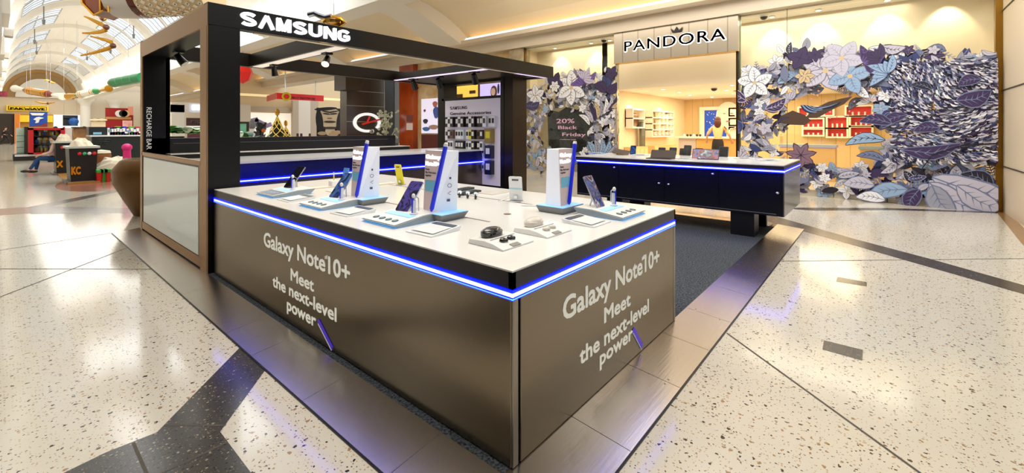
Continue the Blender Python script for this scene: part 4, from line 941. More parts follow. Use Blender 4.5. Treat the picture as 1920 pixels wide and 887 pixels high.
# red lined showcases seen through the flower window
M_redb = mat('red lining', (206, 58, 56), .5, e=(220, 60, 60), es=.12)
for i, (x0_, y0_, x1_, y1_) in enumerate(((1500, 203, 1562, 216), (1588, 201, 1634, 216), (1508, 224, 1544, 238), (1553, 221, 1588, 239), (1596, 220, 1634, 236), (1508, 243, 1544, 253), (1553, 242, 1588, 256), (1596, 238, 1634, 256), (1372, 205, 1386, 216), (1372, 224, 1386, 234), (1372, 240, 1386, 254))):
    a, b = xp(x0_, y0_), xp(x1_, y1_)
    nm = ['top row, left', 'top row, right', 'middle row, left', 'middle row, centre', 'middle row, right', 'bottom row, left', 'bottom row, centre', 'bottom row, right', 'column by the door post, top', 'column by the door post, middle', 'column by the door post, bottom'][i]
    t = thing('wall_showcase', 'red lined wall showcase on the shop back wall, ' + nm, 'showcase', (BX, a.y, b.z))
    g = G(); f_ = .06; g.box(BX - .3, b.y - f_, b.z - f_, BX, b.y, a.z + f_); g.box(BX - .3, a.y, b.z - f_, BX, a.y + f_, a.z + f_); g.box(BX - .3, b.y, a.z, BX, a.y, a.z + f_); g.box(BX - .3, b.y, b.z - f_, BX, a.y, b.z); g.build('frame', M_shelfw, t)
    G().box(BX - .02, b.y, b.z, BX, a.y, a.z).build('lining', M_redb, t)
    g = G()
    for q_ in range(3): yy = b.y + (a.y - b.y) * (q_ + 1) / 4; g.cyl((BX - .15, yy, b.z), (BX - .15, yy, b.z + (a.z - b.z) * .4), .03, n=8)
    g.build('jewellery_busts', M_w, t)
# service desk and glass counters
a = onX(1266, 256, 17.2); b = onX(1385, 256, 17.2)
t = thing('service_desk', 'long white topped service desk in front of the shop assistant', 'desk', (17.6, (a.y + b.y) / 2, 0))
G().box(17.2, b.y, a.z - .06, 18.1, a.y, a.z).build('desk_top', M_shelfw, t); G().box(17.3, a.y - .75, 0, 18.0, a.y - .1, a.z - .06).build('pedestal', mat('lilac grey pedestal', (206, 192, 186), .5), t)
G().box(17.3, b.y + .1, 0, 18.0, b.y + 1.5, a.z - .06).build('pedestal', mat('oak pedestal', (224, 176, 104), .5), t)
DZ = a.z
for i in range(6):
    y_ = a.y - .25 - i * .12; G().ball((17.5, y_, DZ + .05), (.045, .045, .05), 10, 6).build('watch_stand', M_black if i % 3 else M_w, label='small dark watch stand on the left end of the service desk', cat='display stand', group='watch stands on the service desk')
for (p0, p1, py_, x_, lb) in ((1462, 1566, 268, 16.5, 'long glass topped showcase counter seen through the flower window'), (1612, 1660, 272, 16.0, 'short glass topped counter at the right behind the flower window')):
    a = onX(p0, py_, x_); b = onX(p1, py_, x_); t = thing('glass_counter', lb, 'counter', (x_ + .3, (a.y + b.y) / 2, 0))
    G().box(x_, b.y, 0, x_ + .7, a.y, a.z - .12).build('oak_body', mat('light oak', (228, 188, 130), .5), t); G().box(x_ - .03, b.y - .03, a.z - .12, x_ + .73, a.y + .03, a.z - .04).build('steel_band', mat('blue grey band', (170, 184, 200), .3), t)
    G().box(x_, b.y, a.z - .04, x_ + .7, a.y, a.z + .28).build('glass_case', M_gl, t)

# ------------------------------------------------------------------ leaf and flower murals on the window glass
cols_ = [mat(n_, c_, .55) for n_, c_ in (('mural ink', (26, 22, 40)), ('mural aubergine', (58, 40, 84)), ('mural slate', (112, 122, 156)), ('mural grey', (158, 160, 176)), ('mural lilac', (196, 192, 208)),
        ('mural white', (236, 236, 240)), ('mural sky', (148, 176, 206)), ('mural navy', (52, 62, 112)), ('mural violet', (112, 88, 160)), ('mural sand', (208, 184, 142)), ('mural mid grey', (120, 118, 132)))]
INK, AUB, SLA, GRY, LIL, WHI, SKY, NAV, VIO, SAN, MGR = range(11)
class Mural(G):
    def __init__(s, x): G.__init__(s); s.x = x; s.n = 0
    def poly(s, pts, k):          # pts in (y, z); a bit nearer to the street each time
        pts = [(min(max(p[0], s.lo), s.hi), p[1]) for p in pts]; s.n += 1; xx = s.x - s.n * 2.5e-5
        s.mi(k); a = [(xx, p[0], p[1]) for p in pts]
        s.add(a, [tuple(range(len(a)))])
    def leaf(s, c, ang, ln, wd, k, rib=INK, out=True, bend=.15):
        d = (cos(ang), sin(ang)); n_ = (-d[1], d[0])
        def P_(t, w): b_ = bend * ln * sin(pi * t); return (c[0] + d[0] * ln * t + n_[0] * (w + b_), c[1] + d[1] * ln * t + n_[1] * (w + b_))
        ts = [0, .12, .3, .5, .7, .86, 1.0]; ws = [.0, .55, .95, 1, .8, .45, 0]
        if out: s.poly([P_(t, (w * .5 + .07) * wd) for t, w in zip(ts, ws)] + [P_(t, -(w * .5 + .07) * wd) for t, w in list(zip(ts, ws))[::-1]], rib)
        s.poly([P_(t, w * .5 * wd) for t, w in zip(ts, ws)] + [P_(t, -w * .5 * wd) for t, w in list(zip(ts, ws))[::-1][1:-1]], k)
        if rib is not None:
            s.poly([P_(0, .03 * wd), P_(.5, .025 * wd), P_(.95, 0), P_(.5, -.025 * wd), P_(0, -.03 * wd)], rib)
            if ln > .28:
                for t in (.2, .36, .52, .68):
                    for sg in (1, -1): s.poly([P_(t, 0), P_(t + .035, 0), P_(t + .16, sg * .36 * wd)], rib)
    def fern(s, c, ang, ln, k, n=9, w=.34):
        d = (cos(ang), sin(ang))
        for i in range(n):
            t = i / n; p = (c[0] + d[0] * ln * t, c[1] + d[1] * ln * t); l_ = ln * w * (1 - t * .75)
            for sg in (1, -1): s.leaf(p, ang + sg * rad(52), l_, l_ * .3, k, None, False, 0)
        s.leaf(c, ang, ln, ln * .05, k, None, False, 0)
    def lobed(s, c, r, ang, k, n=5, rib=INK):      # oak / maple like leaf
        pts = []
        for i in range(n * 4):
            a = ang + 2 * pi * i / (n * 4); rr = r * (.55 + .45 * (cos(n * (a - ang)) * .5 + .5)); pts.append((c[0] + rr * cos(a), c[1] + rr * sin(a)))
        s.poly([(c[0] + (p[0] - c[0]) * 1.1, c[1] + (p[1] - c[1]) * 1.1) for p in pts], rib); s.poly(pts, k)
        for i in range(n): a = ang + 2 * pi * i / n; s.poly([(c[0] - .03 * r * sin(a), c[1] + .03 * r * cos(a)), (c[0] + .03 * r * sin(a), c[1] - .03 * r * cos(a)), (c[0] + .8 * r * cos(a), c[1] + .8 * r * sin(a))], rib)
    def flower(s, c, r, k, n=5, rib=MGR, a0=0.):
        for i in range(n):
            a = a0 + 2 * pi * i / n; s.leaf(c, a, r, r * .62, k, rib, True, 0.05)
        s.poly([(c[0] + .12 * r * cos(a), c[1] + .12 * r * sin(a)) for a in [2 * pi * i / 8 for i in range(8)]], SAN)
    def ruffle(s, c, r, ang, k, rib=INK, n=7):     # fan shaped petal group
        for i in range(n):
            a = ang + rad(-70 + 140 * i / (n - 1)); s.leaf(c, a, r * (.8 + .2 * cos(i * 2.1)), r * .34, k, rib, True, .08)
def toY(px, py): q = onX(px, py, 12.72); return (q.y, q.z)
def mural(name, label, spec_pts, hole, n_bg, seed, extra, edge, dense=None):
    R_ = random.Random(seed); m = Mural(12.738); m.lo = min(toY(edge[0][0], 200)[0], toY(edge[-1][0], 200)[0]); m.hi = max(toY(edge[0][0], 200)[0], toY(edge[-1][0], 200)[0])
    def inside(px, py):
        xs_ = [e[0] for e in edge]
        if px < xs_[0] or px > xs_[-1]: return False
        for e0, e1 in zip(edge, edge[1:]):
            if e0[0] <= px <= e1[0]:
                t = (px - e0[0]) / max(1e-6, e1[0] - e0[0]); top = e0[1] + (e1[1] - e0[1]) * t; bot = e0[2] + (e1[2] - e0[2]) * t
                if not (top <= py <= bot): return False
        for hx, hy, rx, ry in hole:
            if ((px - hx) / rx) ** 2 + ((py - hy) / ry) ** 2 < 1: return False
        return True
    sc_ = spec_pts
    lo, hi = edge[0][0], edge[-1][0]; k = 0; tries = 0
    while k < n_bg and tries < 60000:
        tries += 1
        px = R_.uniform(lo, hi); py = R_.uniform(80, 392)
        if not inside(px, py): continue
        c = toY(px, py); ang = R_.uniform(0, 2 * pi); s_ = sc_ * R_.uniform(.6, 1.25)
        # the tip must stay in the mural as well
        tipx, tipy = px - cos(ang) * 22 * s_ / .4, py - sin(ang) * 26 * s_ / .4
        if not inside(tipx, tipy): 
            if R_.random() < .85: continue
        pal = dense(px, py, R_) if dense else [LIL, GRY, WHI, AUB, SKY, SLA, INK, LIL, MGR]
        col = R_.choice(pal); q = R_.random()
        rib = INK if col in (LIL, GRY, WHI, SKY, SLA, SAN, MGR) and R_.random() < .55 else (MGR if col not in (AUB, INK, NAV) else (LIL if R_.random() < .35 else None))
        if q < .50: m.leaf(c, ang, s_, s_ * R_.uniform(.28, .5), col, rib, rib is not None, R_.uniform(-.2, .2))
        elif q < .68: m.fern(c, ang, s_ * 1.2, R_.choice([INK, SLA, GRY, LIL, NAV]), R_.randint(6, 10))
        elif q < .78: m.lobed(c, s_ * .42, ang, R_.choice([AUB, LIL, GRY, SLA]), R_.choice([5, 6, 7]), MGR)
        elif q < .88: m.ruffle(c, s_ * .7, ang, col, rib or INK)
        else: m.flower(c, s_ * .5, R_.choice([WHI, LIL, WHI, SKY]), R_.choice([4, 5, 6]), MGR, ang)
        k += 1
    extra(m, R_)
    return m.build(name, cols_, None, label=label, cat='window mural', keep=True)
def zone(px, py, R_):
    if px > 1650: return [SLA, NAV, LIL, GRY, NAV, SLA, AUB, SLA, LIL] if py < 300 else [SLA, LIL, GRY, INK, AUB, NAV, LIL]
    if py < 190: return [LIL, GRY, WHI, AUB, SKY, SLA, INK, LIL, MGR, WHI]
    return [LIL, GRY, WHI, AUB, SLA, INK, LIL, NAV, MGR]
def extra_r(m, R_):
    # fine feather strokes on the right part
    for i in range(2600):
        px = R_.uniform(1665, 1868); py = R_.uniform(112, 300); 
        if py < 100 + (1868 - px) * .06: continue
        c = toY(px, py); a = rad(200) + .5 * sin(px * .03) + .6 * cos(py * .04); l_ = R_.uniform(.06, .13)
        m.leaf(c, a, l_, l_ * .28, R_.choice([LIL, WHI, NAV, INK, LIL, SLA, AUB]), None, False, .2)
    for px, py, ang, ln, wd, k in ((1790, 190, 20, .5, .3, AUB), (1835, 150, 200, .34, .2, AUB), (1760, 240, 190, .4, .2, AUB), (1700, 215, 215, .5, .2, AUB), (1745, 170, 160, .35, .15, INK), (1690, 280, 10, .9, .26, AUB), (1660, 300, 170, .5, .16, SLA),
            (1660, 262, 190, .7, .22, SKY), (1800, 330, -20, .6, .3, AUB), (1856, 350, 150, .5, .28, INK), (1672, 232, 175, .55, .22, AUB)):
        m.leaf(toY(px, py), rad(180 - ang), ln, wd, k, SLA if k in (AUB, INK) else INK, True, .15)
    for px, py, ang, ln, wd, k in ((1745, 330, -12, 1.15, .46, LIL), (1740, 340, -35, .9, .4, LIL), (1745, 345, -60, .7, .36, GRY), (1700, 352, -160, .7, .3, SKY), (1640, 345, -178, .55, .26, LIL), (1790, 345, -32, .8, .34, LIL), (1722, 352, -110, .5, .26, AUB), (1660, 372, 178, .5, .22, WHI)):
        m.leaf(toY(px, py), rad(180 - ang), ln, wd, k, SLA, True, .1)
    # long dark stem
    for p_, q_ in (((1715, 330), (1745, 290)), ((1745, 290), (1800, 272)), ((1800, 272), (1866, 268))):
        a, b = toY(*p_), toY(*q_); m.poly([(a[0], a[1] - .02), (b[0], b[1] - .015), (b[0], b[1] + .015), (a[0], a[1] + .02)], INK)
    m.flower(toY(1420, 157), .42, WHI, 5, MGR, .2); m.flower(toY(1550, 135), .5, LIL, 5, MGR, .5); m.flower(toY(1595, 145), .42, SKY, 4, SLA, 1.2); m.flower(toY(1580, 112), .42, LIL, 5, GRY, .9)
    m.lobed(toY(1503, 112), .27, .4, AUB, 4, INK); m.lobed(toY(1531, 106), .17, .4, AUB, 6, INK); m.ruffle(toY(1622, 122), .42, rad(150), AUB, VIO); m.ruffle(toY(1650, 112), .32, rad(20), AUB, INK)
    m.ruffle(toY(1665, 140), .4, rad(30), SKY, NAV); m.lobed(toY(1505, 290), .30, 1.1, mK, 7, INK); m.flower(toY(1512, 145), .2, SAN, 6, INK)
    m.leaf(toY(1405, 190), rad(10), .6, .26, AUB, LIL); m.leaf(toY(1440, 205), rad(150), .5, .22, AUB, LIL); m.leaf(toY(1392, 250), rad(60), .4, .24, NAV, SLA)
    for i in range(26):   # loose petals scattered in the clear centre
        c = toY(1520 + R_.uniform(0, 130), 170 + R_.uniform(0, 50)); m.leaf(c, R_.uniform(0, 6), .05, .03, mK2, None, False, 0)
    # bird in flight
    b0, b1 = toY(1520, 225), toY(1460, 214); bd = [toY(*p_) for p_ in ((1468, 218), (1490, 208), (1512, 216), (1524, 226), (1512, 235), (1486, 234), (1464, 228))]
    m.poly(bd, BR)
    up = [(1512, 222), (1530, 204), (1556, 192), (1580, 186), (1600, 182), (1585, 196), (1560, 208), (1535, 222)]; m.poly([toY(*p_) for p_ in up], BR)
    for i in range(16):
        t = i / 15; c = toY(1528 + 52 * t, 214 - 22 * t); m.leaf(c, rad(180 + 40 - 60 * t) + pi, .34 + .1 * t, .06, [INK, NAV, SKY][i % 3], None, False, -.1)
        c = toY(1485 - 24 * t, 222 + 4 * t); m.leaf(c, rad(-30 - 60 * t) + rad(20), .26, .05, [INK, BR, NAV][i % 3], None, False, .1)
    for px, py in ((1395, 300), (1420, 312), (1385, 330)): m.ruffle(toY(px, py), .4, rad(90), LIL, INK)
def extra_l(m, R_):
    m.flower(toY(1008, 180), .42, WHI, 5, MGR, .2); m.flower(toY(1075, 165), .6, WHI, 6, MGR, .5); m.lobed(toY(1045, 155), .34, .4, AUB, 4, INK); m.flower(toY(1044, 163), .22, WHI, 6, INK)
    m.ruffle(toY(1100, 158), .55, rad(70), VIO, AUB); m.ruffle(toY(1098, 150), .45, rad(120), LIL, VIO); m.leaf(toY(1140, 170), rad(80), .5, .3, NAV, INK); m.leaf(toY(1140, 172), rad(30), .5, .3, AUB, INK); m.leaf(toY(1140, 172), rad(150), .5, .28, AUB, INK)
    m.leaf(toY(1010, 205), rad(10), .6, .3, AUB, SLA); m.leaf(toY(1000, 200), rad(160), .4, .26, AUB, SLA); m.lobed(toY(1150, 138), .24, .9, AUB, 5, INK)
    for i in range(9): m.leaf(toY(1110 + i * 5, 235 - i * 4), rad(40 + 12 * i), .55, .16, [WHI, LIL, AUB, SAN, GRY][i % 5], INK)
    for i in range(7): m.leaf(toY(1118 + i * 6, 290), rad(60 + 18 * i), .5, .2, [SKY, GRY, SKY][i % 3], INK)
mK = len(cols_); cols_.append(mat('mural mauve', (128, 98, 116), .55)); BR = len(cols_); cols_.append(mat('mural brown', (78, 56, 40), .55)); mK2 = len(cols_); cols_.append(mat('mural pink', (214, 150, 150), .55))
mural('flower_window_mural', 'large purple, slate and white leaf and flower mural on the right shop window', .33, [(1560, 218, 82, 50), (1500, 268, 45, 32), (1610, 262, 48, 40), (1560, 285, 50, 28)], 900, 11, extra_r,
      [(1389, 135, 345), (1405, 128, 350), (1440, 118, 352), (1470, 98, 356), (1530, 92, 362), (1600, 88, 372), (1700, 90, 378), (1780, 92, 384), (1866, 96, 388)], zone)
mural('flower_window_mural', 'leaf and flower wreath mural on the left shop window around the sale sign', .30, [(1062, 246, 46, 44)], 560, 5, extra_l,
      [(987, 170, 318), (1010, 150, 320), (1040, 138, 320), (1080, 134, 322), (1120, 140, 324), (1161, 128, 326)], lambda px, py, R_: [LIL, GRY, WHI, AUB, SKY, WHI, INK, LIL, SAN, WHI])
# sale sign in the left window
a = toY(1026, 215); b = toY(1112, 288)
t = thing('sale_sign', 'dark glossy window sign reading 20% Black Friday inside the flower wreath', 'sign', (12.9, (a[0] + b[0]) / 2, b[1]))
g = G(); P_ = [toY(*p_) for p_ in ((1024, 214), (1030, 206), (1045, 210), (1060, 200), (1080, 206), (1095, 198), (1112, 208), (1116, 240), (1112, 262), (1118, 280), (1090, 292), (1060, 290), (1040, 286), (1026, 272))]
g.prism([(-p_[0], p_[1]) for p_ in P_], (12.80, 0, 0), -Y, Zv, (.02, 0, 0)); g.build('board', mat('dark glossy board', (20, 22, 24), .15, var=(6, (50, 54, 56))), t)
M_pk = mat('pale rose print', (236, 206, 212), .5, e=(240, 210, 220), es=.2)
for tx, px0, px1, py_, cap_ in (('20%', 1041, 1075, 231, .16), ('Black', 1044, 1080, 242, .12), ('Friday', 1052, 1096, 255, .12), ('conditions apply', 1048, 1078, 262, .03)):
    a, b = toY(px0, py_), toY(px1, py_); G().text(tx, (12.797, a[0], a[1]), -Y, Zv, width=a[0] - b[0], cap=cap_, ext=.003, bold=.01).build('lettering', M_pk, t)
# ------------------------------------------------------------------ shops further along the hall
def roof_z(x, y): return VS + VR * math.sqrt(max(0, 1 - ((x - VC) / VW) ** 2)) - .02 if .3 < x < 6.7 else 6.45
def card(name, label, cat, px0, py0, px1, py1, m_, plane, val, thick=.08, frame=None, group=None, parent=None):
    """an upright board between two image corners, standing on the plane y = val or x = val"""
    f_ = onY if plane == 'y' else onX
    a, b = f_(px0, py0, val), f_(px1, py1, val); g = G()
    if plane == 'y': g.box(min(a.x, b.x), val, b.z, max(a.x, b.x), val + thick, a.z)
    else: g.box(val, min(a.y, b.y), b.z, val + thick, max(a.y, b.y), a.z)
    return g.build(name, m_, parent, label=label, cat=cat, group=group, keep=parent is not None)
def bx(parent, name, px0, py0, px1, py1, m_, plane, val, thick=.08): return card(name, None, None, px0, py0, px1, py1, m_, plane, val, thick, parent=parent)
def ytext(parent, t, px0, px1, pyb, cap_px, m_, y, bold=.02, ext=.01, name='lettering'):
    a, b = onY(px0, pyb, y), onY(px1, pyb, y); d_ = (Vector((a.x, a.y, 0))).dot(FW)
    return G().text(t, (a.x, y, a.z), X, Zv, width=b.x - a.x, cap=cap_px * d_ / FOC, ext=ext, bold=bold).build(name, m_, parent)
M_glow = mat('bright shop wall', (255, 250, 240), .6, e=(255, 246, 228), es=.55)
# fascia wall continuing past the jewellery shop, patterned cream with advertising
slab(12.72, 10.75, 0, 13.2, 17.8, 4.62, 'wall_right_far', mat('patterned cream wall', (228, 206, 164), .4, var=(1.6, (196, 160, 108))), **ST)
t = thing('shopfront_column', 'polished orange wood column beside the grey tiled shopfront', 'column', (12.5, 17.3, 0))
a, b = onX(750, 160, 12.5), onX(776, 275, 12.5); g = G(); g.box(12.45, b.y, 0, 12.72, a.y, 4.6); g.build('shaft', mat('orange lacquered wood', (186, 78, 22), .18, coat=.6, var=((.6, .6, .5), (120, 30, 14))), t)
bx(t, 'notice_plate', 762, 216, 773, 228, mat('grey red notice', (120, 60, 56), .4), 'x', 12.42, .03); bx(t, 'notice_plate', 762, 231, 773, 244, mat('white red notice', (236, 214, 208), .4), 'x', 12.42, .03)
t = thing('advertising_screen', 'bright upright advertising screen with a cartoon like figure in blue, right of the orange column', 'screen', onX(808, 250, 12.6))
bx(t, 'panel', 790, 186, 826, 250, mat('lilac white screen', (226, 222, 240), .3, e=(226, 220, 245), es=.6), 'x', 12.6, .1)
for n_, x0_, y0_, x1_, y1_, c_ in (('figure_print', 812, 200, 823, 222, (70, 100, 190)), ('head_print', 811, 190, 820, 201, (206, 120, 110)), ('product_print', 793, 223, 802, 232, (60, 40, 60)), ('product_print', 804, 234, 822, 243, (190, 150, 130)), ('product_print', 792, 238, 806, 246, (70, 120, 190)), ('product_print', 794, 205, 798, 210, (150, 50, 90))):
    q0, q1 = onX(x0_, y0_, 12.58), onX(x1_, y1_, 12.58); w_, h_ = abs(q0.y - q1.y) / 2, (q0.z - q1.z) / 2
    G().prism([(w_ * cos(z) * (1 + .15 * sin(3 * z)), h_ * sin(z)) for z in [2 * pi * i / 14 for i in range(14)]], ((12.59), (q0.y + q1.y) / 2, (q0.z + q1.z) / 2), -Y, Zv, (-.01, 0, 0)).build(n_, mat(n_ + str(c_), c_, .4), t)
card('shop_plinth', 'dark red wooden plinth panel below the advertising screen', 'panel', 790, 252, 834, 325, mat('dark red wood', (92, 26, 20), .3), 'x', 12.55)
t = thing('lit_showcase', 'yellow lit shop opening seen through the top of the accessories wall', 'shopfront', onX(870, 190, 12.7))
bx(t, 'glow_panel', 846, 148, 896, 194, mat('yellow lit wall', (250, 200, 90), .5, e=(255, 200, 80), es=.7), 'x', 12.66, .05); bx(t, 'shelf_box', 856, 177, 866, 183, mat('dark box', (70, 40, 14), .5), 'x', 12.6, .05); bx(t, 'shelf_box', 880, 170, 890, 175, mat('dark box', (70, 40, 14), .5), 'x', 12.6, .05)
bx(t, 'glow_band', 846, 152, 896, 158, mat('pale yellow band', (255, 236, 160), .5, e=(255, 236, 160), es=.9), 'x', 12.62, .03)
t = thing('advertising_screen', 'purple and white screen with a woman, seen above the accessories board', 'screen', onX(925, 190, 12.6))
bx(t, 'frame', 896, 148, 951, 188, mat('dark red wood', (92, 26, 20), .3), 'x', 12.64, .06); bx(t, 'panel', 900, 150, 948, 185, mat('violet screen', (190, 180, 240), .3, e=(200, 185, 250), es=.7), 'x', 12.6, .05)
q = onX(926, 172, 12.58); G().prism([(.17 * cos(z), .24 * sin(z)) for z in [2 * pi * i / 14 for i in range(14)]], q, -Y, Zv, (-.01, 0, 0)).build('hair_print', mat('brown hair print', (96, 56, 44), .5), t)
G().prism([(.11 * cos(z), .15 * sin(z)) for z in [2 * pi * i / 14 for i in range(14)]], q + Vector((-.012, .02, .0)), -Y, Zv, (-.01, 0, 0)).build('face_print', mat('face print', (236, 200, 186), .5), t)
G().prism([(.05 * cos(z), .2 * sin(z)) for z in [2 * pi * i / 14 for i in range(14)]], q + Vector((-.012, -.25, .1)), -Y, Zv, (-.01, 0, 0)).build('bottle_print', mat('dark bottle print', (40, 36, 60), .5), t)
# grey tiled watch shop front
t = thing('watch_shopfront', 'dark grey tiled shopfront with a white ring logo and red hands', 'shopfront', (12, 19.2, 0)); ty = 19.0
M_tile = mat('dark grey tile', (66, 58, 52), .22, coat=.2)
a, b = onY(650, 152, ty), onY(748, 152, ty); g = G(); g.box(a.x, ty, 0, b.x, ty + .6, 4.1); g.build('tiled_wall', M_tile, t)
g = G()
for z_ in (1.2, 1.95, 2.7, 3.4): g.box(a.x, ty - .005, z_, b.x, ty, z_ + .02)
g.build('tile_joint', mat('pale tile joint', (170, 166, 160), .5), t)
g = G(); g.box(onY(720, 200, ty).x, ty - .006, 0, onY(722, 200, ty).x, ty, 4.1); g.build('tile_joint', mat('pale tile joint', (170, 166, 160), .5), t)
g = G(); a2 = onY(632, 150, ty - 1.2); b2 = onY(650, 150, ty - 1.2); g.box(a.x - .6, ty - 1.0, 3.35, a.x + .2, ty, 4.1); g.build('projecting_sign_box', mat('dark brown box', (48, 36, 28), .4), t)
bx(t, 'slate_strip', 722, 150, 740, 262, mat('black tile', (22, 24, 30), .2), 'y', ty - .02, .02); bx(t, 'grey_pillar', 740, 148, 750, 268, mat('grey pillar', (112, 112, 112), .4), 'y', ty - .05, .2)
rc_ = onY(688, 230, ty - .03); g = G(); n = 40
ring = [(math.cos(rad(d_)), math.sin(rad(d_))) for d_ in range(-40, 285, 6)]
ro, ri, rz = .74, .58, .40 / .58
for p_, q_ in zip(ring, ring[1:]):
    pts = [(ro * p_[0], ro * .64 * p_[1]), (ro * q_[0], ro * .64 * q_[1]), (ri * q_[0], ri * .60 * q_[1]), (ri * p_[0], ri * .60 * p_[1])]
    g.prism(pts, rc_, X, Zv, (0, -.06, 0))
g.build('ring_logo', mat('lit white sign', (250, 250, 250), .4, e=(255, 255, 255), es=.6), t)
M_rr = mat('red hand', (220, 40, 24), .4, e=(230, 40, 20), es=.2)
for (u0, v0), (u1, v1) in (((-.3, -.08), (.66, .16)), ((-.06, -.04), (.10, .30))):
    p0 = rc_ + X * u0 + Zv * v0; p1 = rc_ + X * u1 + Zv * v1; G().tube([p0 - Y * .08, p1 - Y * .08], .045, 6).build('clock_hand', M_rr, t)
G().ball(rc_ + Vector((.2, -.1, -.42)), (.14, .06, .12)).build('jewel', mat('silver jewel', (200, 196, 200), .2, 1.0), t, smooth=True)
bx(t, 'white_rod_sign', 712, 214, 736, 220, M_w, 'y', ty - .3, .1)
# white display figures / branches right of the logo
rnd = random.Random(4)
t = thing('branch_display', 'pale twig and ornament display in the watch shop window', 'window display', onY(730, 262, 18.3))
g = G()
for i in range(34):
    c_ = onY(rnd.uniform(716, 742), rnd.uniform(208, 260), 18.3); d_ = Vector((rnd.uniform(-.25, .25), rnd.uniform(-.1, .1), rnd.uniform(-.3, .3))); g.tube([c_, c_ + d_], .03, 5); g.ball(c_ + d_, .07, 8, 5)
g.build('twigs', mat('pale green white', (206, 210, 180), .5), t)
g = G(); c_ = onY(731, 262, 18.3); g.cyl((c_.x, c_.y, 0), (c_.x, c_.y, 2.4), .05, n=8); g.build('stem', mat('dark stem', (60, 64, 50), .5), t)
# portrait poster
py_ = 24.0
t = thing('portrait_poster', "tall black and white poster of a woman's face above the back counter", 'poster', onY(617, 254, py_))
bx(t, 'board', 595, 202, 640, 256, mat('poster black', (22, 16, 14), .4), 'y', py_, .1)
for p_ in (600, 635): q = onY(p_, 250, py_); G().box(q.x - .05, py_ + .02, 0, q.x + .05, py_ + .08, q.z).build('support_leg', M_black, t)
def ell(parent, name, px, py, rx, ry, c_, dy=-.02, rot=0):
    q_ = onY(px, py, py_ + dy); k_ = (Vector((q_.x, q_.y, 0)).dot(FW)) / FOC; s_ = abs(onY(px + 1, py, py_).x - q_.x)
    G().prism([(rx * s_ * cos(a_) * cos(rot) - ry * k_ * sin(a_) * sin(rot), rx * k_ * cos(a_) * sin(rot) + ry * k_ * sin(a_) * cos(rot)) for a_ in [2 * pi * i / 18 for i in range(18)]], q_, X, Zv, (0, -.01, 0)).build(name, mat('poster ' + str(c_), c_, .45), parent)
FC = (232, 208, 172); DKc = (44, 30, 24)
ell(t, 'neck_print', 619, 246, 7, 9, FC, -.02); ell(t, 'face_print', 619, 221, 14, 19, FC, -.04); ell(t, 'hair_print', 599, 228, 3.5, 22, (20, 14, 12), -.06, .1); ell(t, 'hair_print', 638, 230, 3.5, 24, (20, 14, 12), -.06, -.1); ell(t, 'hair_print', 611, 204, 11, 3, (20, 14, 12), -.06, .2)
for s_ in (-1, 1):
    ell(t, 'brow_print', 619 + 6.5 * s_, 209.5, 5, 1.3, DKc, -.06, .35 * s_); ell(t, 'eye_print', 619 + 6.5 * s_, 213.5, 3.6, 1.4, DKc, -.06, .2 * s_)
ell(t, 'nose_print', 618, 222, 2.6, 1.4, (150, 118, 88), -.06); ell(t, 'lip_print', 618.5, 228.5, 5.6, 2.1, (70, 34, 30), -.06); ell(t, 'chin_shadow_print', 620, 240, 9, 2.2, (70, 50, 40), -.055)
for x_, y_ in ((604, 250), (632, 248), (626, 252)): ell(t, 'flower_print', x_, y_, 4, 3.5, (206, 170, 130), -.07)
# bright shops across the far side, y = 34
fy = 34.0
slab(onY(440, 200, fy).x, fy, 0, 24, fy + .4, 6.0, 'wall_far_shops', mat('warm shopfront wall', (232, 208, 170), .6), **ST)
t = thing('bright_shopfront', 'bright white lit shop window behind the back counter, left of the pale columns', 'shopfront', onY(500, 262, fy - .2))
bx(t, 'glow_wall', 440, 210, 548, 262, M_glow, 'y', fy - .1, .05); bx(t, 'lintel_band', 440, 198, 552, 211, mat('grey beige lintel', (196, 176, 150), .6), 'y', fy - .5, .4); bx(t, 'cove_band', 440, 174, 660, 190, mat('cream lit band', (250, 226, 170), .5, e=(255, 230, 170), es=.5), 'y', fy - .6, .1)
for x0_, x1_, nm in ((549, 560, 'grey_column'), (560, 582, 'white_column'), (582, 597, 'grey_column')): bx(t, nm, x0_, 188, x1_, 262, mat(nm, (200, 180, 158) if nm[0] == 'g' else (238, 226, 210), .6), 'y', fy - .8, .3)
rnd = random.Random(8)
for i, (px, py) in enumerate(((474, 226), (487, 229), (500, 236))):
    q = onY(px, py, fy - .9); G().cb(q, (.7, .05, .3), (0, rnd.uniform(-.5, .5), 0)).build('wall_decal', mat('lilac decal', (170, 150, 190), .5), label='small lilac picture on the bright shop window wall', cat='picture', group='lilac pictures in the bright shop')
t = thing('stone_bust', 'grey round headed display bust in the bright shop window', 'display bust', onY(473, 262, 30)); q = onY(473, 234, 30); G().ball(q, (.22, .2, .3)).build('head', mat('grey bust', (130, 130, 134), .5), t, smooth=True); G().cyl((q.x, q.y, 0), (q.x, q.y, q.z - .25), .3, .12).build('torso', M_w, t)
t = thing('dark_plant_display', 'dark leafy display with orange berries left of the christmas tree', 'plant', onY(488, 262, 28)); g = G()
for i in range(40):
    q = onY(rnd.uniform(479, 497), rnd.uniform(232, 256), 28); g.cb(q, (.28, .05, .12), (rnd.random() * 3, rnd.random() * 3, rnd.random() * 3))
g.build('leaves', mat('dark grey green leaf', (60, 66, 64), .5), t); q = onY(488, 262, 28); G().cyl((q.x, q.y, 0), (q.x, q.y, 1.4), .12).build('pot_stem', M_black, t); q = onY(494, 245, 27.9); G().ball(q, .12).build('berry', mat('orange berry', (230, 110, 40), .4), t)
